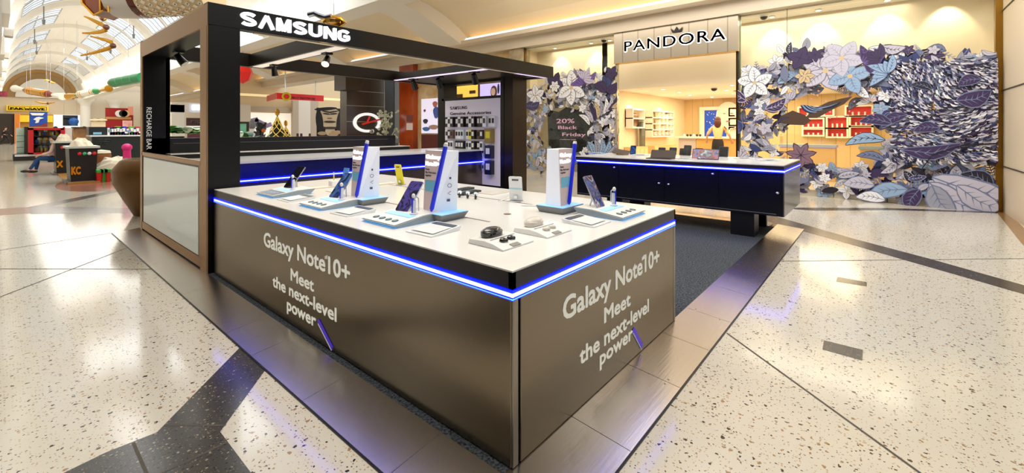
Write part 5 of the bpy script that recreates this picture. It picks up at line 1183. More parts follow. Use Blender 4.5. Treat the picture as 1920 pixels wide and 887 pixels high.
# christmas trees
def xmas(px, pyt, pyb, wpx, y, label):
    q = onY(px, pyb, y); k_ = Vector((q.x, q.y, 0)).dot(FW) / FOC; top = onY(px, pyt, y).z; H_ = top - .6; r_ = wpx * k_ / 2 * (H_) / (top - q.z)
    t = thing('christmas_tree', label, 'christmas tree', (q.x, y, 0))
    g = G(); R_ = random.Random(px)
    for lv in range(7):
        z0 = .5 + H_ * lv / 7.3; rr = r_ * (1 - lv / 7.4); n = 22; ring_ = [(q.x + rr * (1 + .12 * ((i % 2) * 2 - 1)) * cos(2 * pi * i / n), y + rr * (1 + .12 * ((i % 2) * 2 - 1)) * sin(2 * pi * i / n), z0 - .08 * (i % 2)) for i in range(n)]
        g.add(ring_ + [(q.x, y, z0 + H_ / 4.6)], [(i, (i + 1) % n, n) for i in range(n)])
    g.build('branches', mat('dark fir green', (34, 46, 26), .7), t)
    g = G()
    for s_ in (1, -1):
        for k in range(4):
            pts = []
            for j in range(24): u = j / 23; an = s_ * u * 4.4 + k * pi / 3; rr = r_ * (1 - u) * 1.0 + .03; pts.append((q.x + rr * cos(an), y + rr * sin(an), .45 + H_ * u))
            g.tube(pts, .022, 4)
    g.build('gold_garland', mat('gold garland', (226, 190, 90), .4, e=(240, 200, 90), es=.3), t)
    G().cyl((q.x, y, 0), (q.x, y, .6), .12).build('trunk', mat('trunk brown', (84, 58, 34), .7), t); G().ball((q.x, y, top + .1), (.13, .13, .2), 8, 5).build('tree_star', M_gold, t)
xmas(520, 214, 256, 36, 25, 'tall christmas tree with gold lattice garland behind the back counter')
xmas(536, 234, 256, 22, 30, 'shorter christmas tree just right of the tall one')
t = thing('menu_board', 'black framed board with blue and green picture at the left edge beside the tower post', 'sign', onY(455, 262, 20)); bx(t, 'board', 440, 228, 467, 262, mat('black board', (36, 28, 26), .4), 'y', 20, .06); G().box(onY(450, 250, 20).x, 20, 0, onY(453, 250, 20).x, 20.06, 1.3).build('support_leg', M_black, t); bx(t, 'picture', 444, 232, 462, 255, mat('blue green print', (110, 170, 160), .4, var=(3, (90, 160, 60))), 'y', 19.98, .02)
for px in (558, 565, 581): q = onY(px, 255, 26); t = thing('small_statue', 'tiny dark bottle like object on the ledge in front of the pale columns', 'bottle', (q.x, 26, q.z - .45), 'bottles before the pale columns'); G().cyl((q.x, 26, q.z - .4), (q.x, 26, q.z + .15), .1, .06, 10).build('bottle', mat('brown glass', (90, 50, 34), .3), t)
sh = onY(575, 260, 26); t = thing('display_shelf', 'pale shelf unit in front of the pale columns', 'shelf', (sh.x, 26.1, 0)); G().box(sh.x - 1.2, 25.8, 0, sh.x + 1.2, 26.4, onY(575, 255, 26).z - .42).build('body', M_wallw, t)
# red hanging shop sign
ry_ = 27.0
t = thing('hanging_sign', 'long red hanging sign with white wording and a yellow ring logo', 'sign', onY(555, 190, ry_))
a, b = onY(519, 174, ry_), onY(607, 190, ry_); a3 = onY(500, 175, ry_ + 2.5)
bx(t, 'front_panel', 519, 174, 607, 190, mat('sign red', (208, 28, 26), .4, e=(220, 20, 20), es=.25), 'y', ry_, .1)
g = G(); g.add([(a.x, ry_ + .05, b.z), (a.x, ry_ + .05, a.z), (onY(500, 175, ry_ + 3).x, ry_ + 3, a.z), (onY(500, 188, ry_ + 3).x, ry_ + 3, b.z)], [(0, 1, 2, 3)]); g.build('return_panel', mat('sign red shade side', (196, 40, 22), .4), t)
ytext(t, 'next learning', 544, 591, 184.6, 5.5, M_w, ry_ - .03, .01)
q = onY(537, 181, ry_ - .04); G().tube([q + X * (.22 * cos(z)) + Zv * (.2 * sin(z)) for z in [2 * pi * i / 16 for i in range(17)]], .06, 6).build('ring_logo', mat('sign yellow', (226, 214, 30), .4), t)
for x_ in (a.x + .5, b.x - .5): G().cyl((x_, ry_ + .05, a.z), (x_, ry_ + .05, 5.9), .03, n=6).build('hanger', M_silver, t)
# red ornament hanging in the aisle
q = onY(455, 136, 22); t = thing('hanging_ornament', 'red faceted bauble hanging in the gap right of the tower post', 'ornament', q); G().lathe((q.x, q.y, q.z - .5), [(.02, 0), (.30, .15), (.44, .5), (.30, .85), (.02, 1)], 6).build('bauble', mat('red ornament', (214, 34, 28), .3, e=(220, 30, 30), es=.1), t); G().cyl((q.x, q.y, q.z + .5), (q.x, q.y, 6.0), .015, n=6).build('cord', M_silver, t)
# seen through the charging tower
t = thing('lit_shop_sign', 'pale blue lit shop sign lettering seen through the charging tower', 'sign', onY(375, 208, 30)); ytext(t, 'SILK', 359, 399, 206, 10, mat('pale blue sign', (226, 236, 255), .4, e=(220, 232, 255), es=.9), 29.9, .03, .1)
bx(t, 'fascia', 322, 192, 400, 212, mat('white lintel', (226, 218, 204), .6), 'y', 30, .3); bx(t, 'white_column', 322, 196, 346, 270, M_white, 'y', 30, .5); a_ = onY(322, 200, 30).x; G().box(a_, 30, 0, onY(346, 200, 30).x, 30.5, 1.2).build('white_column', M_white, t)
t = thing('kiosk_sign', 'dark brown kiosk board with white lettering seen through the charging tower', 'sign', onY(375, 246, 24)); bx(t, 'board', 350, 221, 396, 236, mat('brown board', (58, 26, 22), .4), 'y', 24, .1); ytext(t, 'OSIM', 358, 392, 231.5, 6, M_w, 23.96, .02, .02); bx(t, 'lower_board', 352, 239, 396, 262, mat('purple brown board', (84, 34, 50), .4), 'y', 24, .1); bx(t, 'white_shelf', 350, 236, 396, 239, M_w, 'y', 23.9, .2); G().box(onY(352, 239, 24).x, 24, 0, onY(396, 239, 24).x, 24.1, 1.2).build('base_board', M_black, t)
bx(thing('shop_bay', 'pale shopfront wall bay seen through the charging tower', 'shopfront', onY(350, 262, 33)), 'bay_wall', 300, 190, 470, 275, mat('pale bay wall', (226, 214, 194), .6), 'y', 33, .3)
# planter with broad leaves behind the kiosk
def plant(cx_, cy_, z_, n_, ln, w_, cols__, label, seed, pot=None, spread=1.0):
    R_ = random.Random(seed); t = thing('potted_plant', label, 'plant', (cx_, cy_, 0)); g = G()
    for i in range(n_):
        a = R_.uniform(0, 2 * pi); l_ = ln * R_.uniform(.7, 1.2); el = R_.uniform(.5, 1.2); b_ = Vector((cx_ + R_.uniform(-.2, .2) * spread, cy_ + R_.uniform(-.2, .2) * spread, z_)); d_ = Vector((cos(a), sin(a), 0)); s_ = Vector((-sin(a), cos(a), 0))
        pts = []
        for j in range(6): u = j / 5; pts.append((b_ + d_ * (l_ * u * cos(el) + .1 * l_ * u * u) + Zv * (l_ * (sin(el) * u - .45 * u * u)), w_ * sin(pi * min(.98, u * .9 + .08))))
        g.mi(i % len(cols__))
        vs = [p_ + s_ * q_ for p_, q_ in pts] + [p_ - s_ * q_ for p_, q_ in pts]; g.add(vs, [(j, j + 1, 6 + j + 1, 6 + j) for j in range(5)])
    g.build('leaves', cols__, t)
    if pot: G().lathe((cx_, cy_, 0), pot[0], 24).build('pot', pot[1], t, smooth=True)
    return t
LG = [mat('leaf green', (60, 140, 40), .4), mat('leaf lime', (140, 190, 50), .4), mat('leaf dark green', (24, 84, 40), .4), mat('leaf white edge', (210, 226, 200), .4)]
M_pot = mat('bronze brown pot', (126, 88, 44), .35, m=.2)
pr_ = [(.18, 0), (.26, .1), (.38, .45), (.42, .7), (.36, .92), (.30, .98), (.28, .9)]
for px, lb, sd_ in ((326, 'broad leaved green plant nearest the left edge of the charging tower opening', 1), (345, 'broad leaved green plant in the middle of the charging tower opening', 2), (368, 'broad leaved green plant at the right of the charging tower opening', 3)):
    q = onY(px, 258, 12.5 + 1.4 * sd_); plant(q.x, q.y, q.z + .12, 34, .40, .12, LG, lb, sd_, (pr_, M_pot), 1.4)
q = onY(470, 262, 13.0); plant(onY(452, 250, 13).x, 13.0, 1.3, 20, .5, .1, LG, 'green plant showing at the left edge behind the back counter', 5, (pr_, M_pot))
q = onY(279, 300, 10.6)
t = plant(q.x, q.y, 1.0, 14, .38, .03, LG, 'big bronze urn planter with thin leaves left of the charging tower', 9, ([(.22, 0), (.32, .2), (.52, .62), (.54, .85), (.42, 1.02), (.36, 1.06), (.33, .98)], M_pot))
q = onY(644, 246, 21); plant(q.x, q.y, q.z - .5, 18, .5, .08, LG, 'small green plant beside the portrait poster', 12, ([(.2, 0), (.25, .8), (.3, 1.2)], M_black))

# ------------------------------------------------------------------ stalls and displays in the mall street, left
def gp(px, py): return onZ(px, py, 0)
def ybox(parent, name, px0, px1, pyb, z0, z1, y, m_, dep=.6, gap=0):
    a, b = onY(px0, pyb, y), onY(px1, pyb, y); g = G(); g.box(a.x, y, z0, b.x, y + dep, z1); return g.build(name, m_, parent)
def scale_at(px, y): q = onY(px, 242, y); return Vector((q.x, q.y, 0)).dot(FW) / FOC
def zrow(px, py, y): return onY(px, py, y).z
# supermarket front
SY = 73.6
t = thing('supermarket_sign', 'yellow supermarket sign with black lettering at the far end of the street', 'sign', onY(50, 208, SY))
bx(t, 'board', 12, 197, 91, 209, mat('sign yellow board', (240, 200, 20), .4, e=(245, 205, 20), es=.35), 'y', SY, .41); bx(t, 'dark_border', 15, 198.5, 88, 207.5, mat('brown border', (90, 62, 16), .4), 'y', SY - .05, .05); bx(t, 'inner_panel', 17, 199.5, 86, 206.5, mat('sign yellow board', (240, 200, 20), .4), 'y', SY - .1, .05)
ytext(t, "PAK'nSAVE", 19, 84, 205.2, 4.2, M_ink, SY - .2, .05, .05)
slab(onY(-14, 210, SY + .5).x, SY - .3, 0, onY(27, 210, SY).x, SY, 3.3, 'wall_supermarket', mat('dark shop mouth', (60, 48, 40), .6), **ST)
slab(onY(37, 210, SY + .5).x, SY - .1, 0, onY(100, 210, SY).x, SY, 3.3, 'wall_supermarket_front', mat('yellow shop mouth', (196, 150, 60), .6), **ST)
t = thing('orange_pillar', 'slim orange pillar under the yellow supermarket sign', 'pillar', gp(32, 272)); ybox(t, 'shaft', 27.5, 37, 260, 0, 3.3, SY - .8, mat('orange paint', (240, 140, 40), .5), .5)
card('window_sign', 'smaller yellow sign partly hidden behind the blue banner', 'sign', 37, 216, 99, 229, mat('yellow panel', (236, 196, 40), .5, e=(240, 200, 40), es=.3), 'y', SY - .6)
card('information_screen', 'small dark screen with red and blue picture hanging at the left edge', 'screen', -2, 171, 14, 182, mat('dark screen print', (40, 30, 60), .4, var=(3, (200, 60, 70))), 'y', 60)
# blue banner
by = 44.0
t = thing('hanging_banner', 'blue hanging banner with a white character and ribbon over the toy stall', 'banner', onY(70, 238, by)); bx(t, 'cloth', 55, 209, 89, 238, mat('banner blue', (22, 70, 160), .6, e=(20, 70, 170), es=.2), 'y', by, .06)
for p_ in (57, 87): q = onY(p_, 209, by); G().cyl((q.x, by + .03, q.z), (q.x, by + .03, roof_z(q.x, by)), .007, n=6).build('hanger', M_silver, t)
q = onY(70, 214, by - .05); k_ = scale_at(70, by); s_ = abs(onY(71, 214, by).x - q.x)
G().prism([(-13 * s_, 2 * k_), (13 * s_, 2 * k_), (9 * s_, -2.5 * k_), (-9 * s_, -2.5 * k_)], q, X, Zv, (0, -.03, 0)).build('ribbon_print', M_w, t)
q = onY(70, 222, by - .05); G().prism([(-7 * s_, -2 * k_), (-2 * s_, 2 * k_), (3 * s_, 3 * k_), (12 * s_, 1 * k_), (4 * s_, -2 * k_), (2 * s_, -8 * k_), (-4 * s_, -9 * k_), (-2 * s_, -4 * k_)], q, X, Zv, (0, -.03, 0)).build('figure_print', M_w, t)
G().prism([(-15 * s_, -15.5 * k_), (17 * s_, -15.5 * k_), (17 * s_, -8 * k_), (4 * s_, -13 * k_)], q, X, Zv, (0, -.02, 0)).build('corner_print', mat('dark red print', (140, 40, 40), .5), t)
# toy stall with red frame
ty_ = 33.0; a, b = onY(53, 276, ty_), onY(120, 276, ty_)
t = thing('toy_stall', 'glass toy stall with a bright red frame, full of colourful goods', 'stall', (a.x, ty_, 0))
zt_, zb_ = zrow(90, 240, ty_), .32
g = G(); g.box(a.x, ty_, zb_, a.x + .18, ty_ + 1.6, zt_); g.box(b.x - .12, ty_, zb_, b.x, ty_ + 1.6, zt_); g.box(a.x, ty_, zt_ - .1, b.x, ty_ + 1.6, zt_); g.box(a.x, ty_, zb_, b.x, ty_ + 1.6, zb_ + .08); g.build('frame', mat('stall red', (206, 24, 28), .4), t)
g = G(); g.box(a.x - .5, ty_ + .3, 0, b.x, ty_ + 1.7, zb_); g.build('plinth', mat('dark plinth', (50, 40, 36), .5), t); G().box(a.x - .45, ty_ + .2, zb_ - .1, b.x, ty_ + .35, zb_).build('white_edge', M_w, t)
G().box(a.x + .18, ty_ + 1.45, zb_, b.x - .1, ty_ + 1.5, zt_ - .1).build('back_panel', mat('dark green grey back', (70, 74, 60), .6), t); G().box(a.x + .18, ty_ + .02, zb_ + .08, b.x - .1, ty_ + .04, zt_ - .1).build('glass_front', M_gl, t)
R_ = random.Random(21); TOYC = [mat('toy ' + n_, c_, .5) for n_, c_ in (('white', (230, 228, 220)), ('brown', (140, 90, 50)), ('green', (90, 120, 80)), ('black', (36, 34, 34)), ('grey', (150, 150, 140)), ('yellow', (220, 180, 60)), ('blue', (70, 100, 160)))]
cnm = ['white', 'brown', 'green', 'black', 'grey', 'yellow', 'blue']
for sh_ in range(3):
    for i in range(11):
        x_ = a.x + .35 + i * (b.x - a.x - .6) / 10; z_ = zb_ + .09 + sh_ * .42; c_ = R_.randrange(7)
        tt = thing('toy', f'small {cnm[c_]} toy behind the glass of the red framed stall', 'toy', (x_, ty_ + .6, z_), f'{cnm[c_]} toys in the red framed stall')
        g = G(); g.ball((x_, ty_ + .6, z_ + .12), (.12, .12, .13), 8, 6); g.build('body', TOYC[c_], tt); g = G(); g.ball((x_ + .04, ty_ + .56, z_ + .28), (.07, .07, .08), 8, 5); g.build('head', TOYC[(c_ + 1) % 7], tt)
for z_ in (zb_ + .48, zb_ + .9): G().box(a.x + .18, ty_ + .3, z_ + .0, b.x - .12, ty_ + 1.2, z_ + .03).build('shelf', TOYC[3], t)
ys_ = 34.0
t = thing('side_cabinet', 'pale green and white cabinet left of the red framed stall', 'cabinet', onY(38, 270, ys_)); ybox(t, 'body', 31, 45, 270, 0, zrow(38, 240, ys_), ys_, mat('pale mint', (206, 228, 216), .4), .8)
for i in range(4): ybox(t, 'shelf_line', 31, 45, 270, .35 + i * .3, .38 + i * .3, ys_ - .02, mat('teal line', (90, 160, 150), .4), .03)
t = thing('side_cabinet', 'dark green cabinet between the mint cabinet and the red frame', 'cabinet', onY(49, 270, ys_)); ybox(t, 'body', 46, 53, 270, 0, zrow(50, 240, ys_), ys_ - .5, mat('dark olive', (60, 62, 50), .4), .8); ybox(t, 'top', 45.5, 53.5, 270, zrow(50, 240, ys_), zrow(50, 240, ys_) + .05, ys_ - .5, M_black, .8)
# wrapped present crates
def crate(px0, px1, pyb, pyt, y, label, logo, seed):
    a, b = onY(px0, pyb, y), onY(px1, pyb, y); zt = zrow((px0 + px1) / 2, pyt, y); w_ = b.x - a.x
    t = thing('display_crate', label, 'crate', ((a.x + b.x) / 2, y + .5, 0)); g = G(); g.hexa([(a.x + .04, y), (b.x - .04, y), (b.x - .04, y + 1.0), (a.x + .04, y + 1.0)], .06, zt, [(a.x, y - .03), (b.x, y - .03), (b.x, y + 1.05), (a.x, y + 1.05)]); g.build('body', mat('black crate', (24, 20, 20), .4), t)
    G().box(a.x - .06, y - .08, 0, b.x + .06, y + 1.1, .06).build('skirt', mat('grey skirt', (110, 100, 96), .5), t)
    G().box(a.x - .05, y - .07, zt, b.x + .05, y + 1.1, zt + .06).build('rim', mat('pale rim', (196, 200, 190), .4), t)
    G().text(logo, (a.x + w_ * .08, y - .025, .28), X, Zv, width=w_ * .32, cap=.22, ext=.02, bold=.05).build('gold_logo', mat('glowing gold paint', (226, 168, 40), .4, e=(226, 168, 40), es=.15), t)  # faint glow built into the paint keeps the emblem bright
    for i, c_ in enumerate(((214, 40, 40), (60, 180, 120), (230, 230, 230), (214, 40, 40))):
        G().ball((a.x + w_ * (.36 + .17 * i), y - .05, zt - .16), .05, 8, 6).build('bauble', mat('bauble ' + str(c_), c_, .3), t)
    g = G(); R_ = random.Random(seed); n = 16
    vs = [((a.x + b.x) / 2, y + .5, zt + .30)]
    for r_i, (rr, zz) in enumerate(((.35, .28), (.75, .2), (1.0, .06))):
        for i in range(n): q_ = 2 * pi * i / n; k2 = 1 + R_.uniform(-.12, .12); vs.append(((a.x + b.x) / 2 + w_ * .42 * rr * k2 * cos(q_), y + .5 + .45 * rr * k2 * sin(q_), zt + zz * R_.uniform(.7, 1.15)))
    fs = [(0, 1 + i, 1 + (i + 1) % n) for i in range(n)] + [(1 + j * n + i, 1 + (j + 1) * n + i, 1 + (j + 1) * n + (i + 1) % n, 1 + j * n + (i + 1) % n) for j in range(2) for i in range(n)]
    g.add(vs, fs); g.build('cloth_cover', mat('cream cloth', (226, 212, 186), .8), t)
crate(129, 183, 304, 278, 18.2, 'black decorated crate with gold emblem and cream cloth heap, nearest on the street floor', 'KC', 1)
crate(103, 140, 291, 268, 22.0, 'black decorated crate with cloth cover behind the nearest one', 'X', 2)
t = thing('floor_plinth', 'low gold edged wooden plinth under the two decorated crates', 'plinth', (3, 22, 0)); g = G(); a, b = gp(96, 292), gp(126, 309); g.hexa([(onY(127, 306, 18.0).x, 17.9), (onY(187, 306, 18.0).x, 17.9), (onY(187, 306, 18.0).x + .3, 24.2), (onY(100, 292, 24.2).x, 24.2)], 0, .05); g.build('board', mat('gold wood board', (170, 120, 50), .4), t)
for i, (px, c1, nm) in enumerate(((187, (214, 36, 30), 'red'), (195, (40, 160, 50), 'green'), (202, (206, 60, 40), 'rust red'))):
    q = onY(px, 306, 18.0); t = thing('gift_box', f'small {nm} gift box standing right of the nearest decorated crate', 'gift box', (q.x, 18.2, 0)); s2 = scale_at(px, 18.0) * 4.4
    G().hexa([(q.x - s2 * .8, 18.0), (q.x + s2 * .8, 18.0), (q.x + s2 * .8, 18.3), (q.x - s2 * .8, 18.3)], 0, .36, [(q.x - s2, 17.95), (q.x + s2, 17.95), (q.x + s2, 18.35), (q.x - s2, 18.35)]).build('box', mat('gift ' + nm, c1, .5), t); G().box(q.x - s2 * 1.05, 17.93, .30, q.x + s2 * 1.05, 18.37, .38).build('lid', mat('gift lid green', (50, 170, 60), .5), t)
t = thing('wooden_stool', 'small brown turned wooden stool right of the nearest crate', 'stool', onY(190, 290, 20)); q = onY(190, 290, 20.0); G().lathe((q.x, 20, 0), [(.2, 0), (.24, .1), (.14, .4), (.26, .7), (.24, .78), (0, .8)], 16).build('seat_drum', mat('brown wood', (140, 84, 40), .5), t, smooth=True); G().lathe((q.x, 20, .8), [(.25, 0), (.22, .08), (0, .12)], 16).build('cushion', mat('cream cloth', (226, 212, 186), .8), t, smooth=True)
for px, pyy, lb, sx_ in ((218, 284, 'crumpled cream cloth bundle on the floor between crate and urn', 1.0), (145, 262, 'cream cloth bundle heaped behind the far decorated crate', .9)):
    q = onY(px, pyy, 18.8 if px > 200 else 26); t = thing('cloth_bundle', lb, 'cloth', (q.x, q.y, 0)); g = G(); R_ = random.Random(px); g.ball((q.x, q.y, .35), (.55 * sx_, .4, .36), 12, 8)
    for i in range(len(g.v)): g.v[i] = g.v[i] + Vector((R_.uniform(-.07, .07), 0, R_.uniform(-.05, .05)))
    g.build('folds', mat('cream cloth', (226, 212, 186), .8), t)
q = onY(238, 262, 17.5); t = thing('pink_toy', 'bright pink toy mushroom beside the bronze urn', 'toy', (q.x, 17.5, .0)); G().ball((q.x, 17.5, 1.05), (.13, .13, .12)).build('cap', mat('hot pink', (226, 40, 130), .4), t, smooth=True); G().cyl((q.x, 17.5, 0), (q.x, 17.5, 1.0), .13, .09).build('stem', mat('hot pink', (226, 40, 130), .4), t)
# dark counter stall with white wording
cy2 = 23.0; a, b = onY(172, 270, cy2), onY(268, 270, cy2)
t = thing('dark_stall_counter', 'long black stall counter with white wording on its side, left of the charging tower', 'counter', ((a.x + b.x) / 2, cy2, 0))
G().box(a.x, cy2, 0, b.x, cy2 + 1, zrow(200, 256, cy2)).build('body', mat('stall black', (26, 34, 34), .35), t); G().box(a.x - .05, cy2 - .05, zrow(200, 256, cy2), b.x + .05, cy2 + 1.05, zrow(200, 253.5, cy2)).build('white_top', M_w, t)
for i, tx in enumerate(('CLEAN REPAIRS', 'UNLOCKING', 'SERVICE')): ytext(t, tx, 184, 208 - i * 3, 262.5 + i * 3.6, 2, M_w, cy2 - .03, .02)
kz = zrow(200, 253.5, cy2)
t = thing('dark_cabinet', 'black glazed cabinet with a pale blue strip standing on the stall counter', 'cabinet', (onY(190, 250, cy2).x, cy2 + .3, kz)); x0_, x1_ = onY(168, 250, cy2).x, onY(203, 250, cy2).x; G().box(x0_, cy2 + .2, kz, x1_, cy2 + .9, zrow(190, 238, cy2)).build('body', mat('stall black', (26, 34, 34), .35), t); G().box(onY(176, 250, cy2).x, cy2 + .17, zrow(190, 252, cy2), onY(192, 250, cy2).x, cy2 + .2, zrow(190, 248, cy2)).build('blue_strip', mat('pale blue strip', (130, 196, 226), .4), t)
R_ = random.Random(5); cl = [('white', (236, 234, 230)), ('blue', (50, 60, 190)), ('red', (206, 70, 60)), ('green', (110, 190, 60)), ('grey', (120, 124, 130)), ('yellow', (226, 200, 60)), ('violet', (130, 70, 190))]
for i in range(12):
    px = 205 + i * 5.2; q = onY(px, 254, cy2 + .3); nm, c_ = cl[i % 7] if i < 5 else cl[(i * 3) % 7]
    h2 = .16 + .2 * R_.random(); t = thing('boxed_item', f'small {nm} packet on the black stall counter', 'packet', (q.x, cy2 + .3, kz), f'{nm} packets on the black stall counter'); G().box(q.x - .08, cy2 + .2, kz, q.x + .08, cy2 + .4, kz + h2).build('carton', mat('packet ' + nm, c_, .5), t); G().box(q.x - .05, cy2 + .195, kz + h2 * .4, q.x + .05, cy2 + .2, kz + h2 * .8).build('label_print', M_w if nm != 'white' else M_bluegrey, t)
# red shop and kiosks beyond
ry2 = 52
t = thing('red_shopfront', 'dark red shopfront with white circular pictures beyond the stalls', 'shopfront', onY(222, 250, ry2)); bx(t, 'red_wall', 198, 202, 250, 280, mat('shop dark red', (150, 20, 24), .4, e=(150, 10, 14), es=.15), 'y', ry2, .3); bx(t, 'tan_band', 198, 219, 246, 224, mat('tan band', (196, 150, 90), .5), 'y', ry2 - .05, .05); bx(t, 'side_sign', 240, 200, 250, 216, mat('salmon sign', (226, 150, 130), .4, e=(230, 150, 130), es=.2), 'y', ry2 - .06, .06)
for px, c_ in ((224, (240, 240, 240)), (231, (30, 30, 30)), (236, (236, 190, 140))): q = onY(px, 213, ry2 - .1); G().cyl(q, q - Y * .04, .30, n=16).build('round_picture', mat('disc ' + str(c_), c_, .4), t)
bx(t, 'white_banner', 230, 226, 248, 238, mat('white red banner', (244, 226, 220), .4, e=(240, 220, 210), es=.2, var=(1.2, (220, 90, 70))), 'y', ry2 - .2, .1)
t = thing('hanging_sign', 'black sign with white lettering beside the white column', 'sign', onY(131, 236, 40)); bx(t, 'board', 118, 216, 146, 236, mat('black sign board', (26, 28, 36), .4), 'y', 40, .1)
for p_ in (120, 144): q = onY(p_, 216, 40); G().cyl((q.x, 40.05, q.z), (q.x, 40.05, roof_z(q.x, 40)), .007, n=6).build('hanger', M_silver, t); ytext(t, 'Hairstyle', 120, 144, 224, 3.5, M_w, 39.95, .02); q = onY(138, 228, 39.9); G().ball(q, .25, 10, 6).build('blue_disc', mat('sky disc', (60, 130, 220), .4), t)
t = thing('hanging_sign', 'black and cream sign with two pale ovals right of the white column', 'sign', onY(185, 236, 40)); bx(t, 'board', 171, 222, 198, 228, mat('black sign board', (26, 28, 36), .4), 'y', 40, .1); q = onY(184, 238, 40); G().box(q.x - .1, 40, 0, q.x + .1, 40.1, q.z).build('support_leg', M_black, t); bx(t, 'cream_board', 171, 228, 198, 238, M_wallw, 'y', 40, .1)
for px in (178, 191): q = onY(px, 225, 39.9); G().ball(q, (.28, .04, .09), 10, 6).build('pale_oval', M_wallw, t)
t = thing('orange_kiosk', 'tan and dark kiosk with golden arches pattern behind the crates', 'kiosk', onY(155, 262, 28)); bx(t, 'body', 138, 240, 168, 262, mat('tan kiosk', (196, 140, 70), .5, var=(1.5, (60, 40, 60))), 'y', 28, .6); G().box(onY(139, 262, 28).x, 28.05, 0, onY(167, 262, 28).x, 28.6, 1.2).build('base', M_black, t); bx(t, 'roof', 137, 238, 169, 240, mat('dark kiosk roof', (70, 50, 30), .5), 'y', 27.9, .8)
t = thing('white_kiosk', 'white and grey kiosk block behind the red framed stall', 'kiosk', onY(128, 262, 36)); bx(t, 'body', 118, 240, 138, 272, mat('white kiosk', (226, 222, 216), .5), 'y', 36, .6); G().box(onY(119, 262, 36).x, 36.05, 0, onY(137, 262, 36).x, 36.6, 1.0).build('base', M_black, t); bx(t, 'red_band', 118, 238, 122, 262, mat('stall red', (206, 24, 28), .4), 'y', 35.9, .1)
slab(12.7, 34.4, 0, 13.1, 74, 5.0, 'wall_right_street', M_cream, **ST)
slab(7.4, 73.9, 0, 14, 74.2, 6.4, 'wall_street_end', M_cream, **ST)
for px0, px1, y, lb in ((300, 312, 45, 'a'),): pass

# ------------------------------------------------------------------ hanging christmas decorations in the vault
M_amber = mat('amber tortoiseshell', (150, 62, 12), .25, coat=.5, var=(1.4, (70, 24, 6)))
def cracker(p0, p1, r, mats_, label, seed=0, n=10):
    """giant hanging christmas cracker: tube body, ribbed collars, flared ends"""
    p0, p1 = Vector(p0), Vector(p1); d_ = (p1 - p0); L_ = d_.length; d_.normalize(); t = thing('hanging_cracker', label, 'ornament', (p0 + p1) / 2)
    def c(a0, a1, r0, r1, m_, nm): return G().cyl(p0 + d_ * L_ * a0, p0 + d_ * L_ * a1, r0, r1, n=n).build(nm, m_, t)
    c(.30, .70, r, r, mats_[0], 'body'); c(.20, .30, r * .45, r, mats_[1], 'collar'); c(.70, .80, r, r * .45, mats_[1], 'collar'); c(.0, .20, r * 1.05, r * .45, mats_[2], 'flared_end'); c(.80, 1, r * .45, r * 1.05, mats_[2], 'flared_end')
    for a_ in (.33, .38, .62, .67): c(a_, a_ + .015, r * 1.06, r * 1.06, mats_[3], 'band')
    for q_ in (p0 + d_ * L_ * .25, p0 + d_ * L_ * .75): G().cyl(q_, (q_.x, q_.y, roof_z(q_.x, q_.y)), .007, n=6).build('cord', M_silver, t)
    return t
M_grn = mat('christmas green', (16, 140, 80), .3); M_rdx = mat('christmas red', (170, 30, 30), .3)
cracker(atD(28, 166, 36), atD(118, 181, 34), .28, (M_gold, mat('brown red collar', (130, 50, 26), .4), M_white, M_gold), 'gold hanging christmas cracker under the far arch')
cracker(atD(128, 181, 30), atD(204, 166, 28), .22, (M_white, M_grn, M_gold, M_gold), 'white hanging christmas cracker with green and gold ends in mid vault')
a, b = atD(214, 155, 18), atD(268, 145, 17); t = thing('hanging_cylinder', 'green checked hanging cylinder just left of the tower', 'ornament', (a + b) / 2)
G().cyl(a, b, .20, n=14).build('body', M_grn, t, smooth=True); d_ = (b - a).normalized()
for i in range(1, 4): q = a + (b - a) * i / 4; G().cyl(q - d_ * .015, q + d_ * .015, .206, n=14).build('band', mat('light green band', (90, 190, 130), .4), t)
G().cyl(a - d_ * .16, a, .17, n=14).build('gold_end', M_gold, t); G().cyl((a + b) / 2, (*((a + b) / 2).xy, roof_z(*((a + b) / 2).xy)), .007, n=6).build('cord', M_silver, t)
# large tree-like ornament at the top edge: amber gem, white drum and lattice cylinder
t = thing('giant_ornament', 'huge hanging ornament at the top edge with amber facet, white drum and gem studded lattice', 'ornament', atD(260, 0, 10.5))
def at2(px, py): return atD(px, py, 10.5)
g = G(); fr = [at2(*p_) for p_ in ((154, -14), (200, -14), (196, 20), (178, 29), (156, 6))]; n_ = -FW * -.5
g.add(fr + [p_ + FW * .5 for p_ in fr], [(0, 1, 2, 3, 4), (9, 8, 7, 6, 5)] + [(i, 5 + i, 5 + (i + 1) % 5, (i + 1) % 5) for i in range(5)]); g.build('amber_facet', M_amber, t)
g = G()
for p_, q_ in (((154, -10), (156, 6)), ((156, 6), (178, 29)), ((178, 29), (196, 20)), ((190, 22), (189, -14)), ((206, 24), (202, -14))): g.tube([at2(*p_) - FW * .03, at2(*q_) - FW * .03], .022, 6)
g.build('gold_edging', M_gold, t)
a, b = at2(208, -18), at2(246, -18)
g = G(); g.cyl(at2(197, -12) + FW * .35, at2(252, -12) + FW * .35, .50, n=20); g.build('white_drum', mat('drum grey white', (208, 200, 192), .4), t, smooth=True)
g = G(); g.cyl(at2(246, -12) + FW * .3, at2(258, -12) + FW * .3, .50, .46, n=20); g.build('amber_collar', M_amber, t, smooth=True)
g = G(); g.cyl(at2(258, -14) + FW * .3, at2(384, -18) + FW * .3, .50, n=28); lat = g.build('lattice_cylinder', mat('champagne lattice base', (214, 186, 140), .35, m=.3), t, smooth=True)
c0 = at2(258, -14) + FW * .3; c1 = at2(384, -18) + FW * .3; ax = (c1 - c0).normalized(); up_ = ax.cross(RT.cross(Zv)).normalized(); 
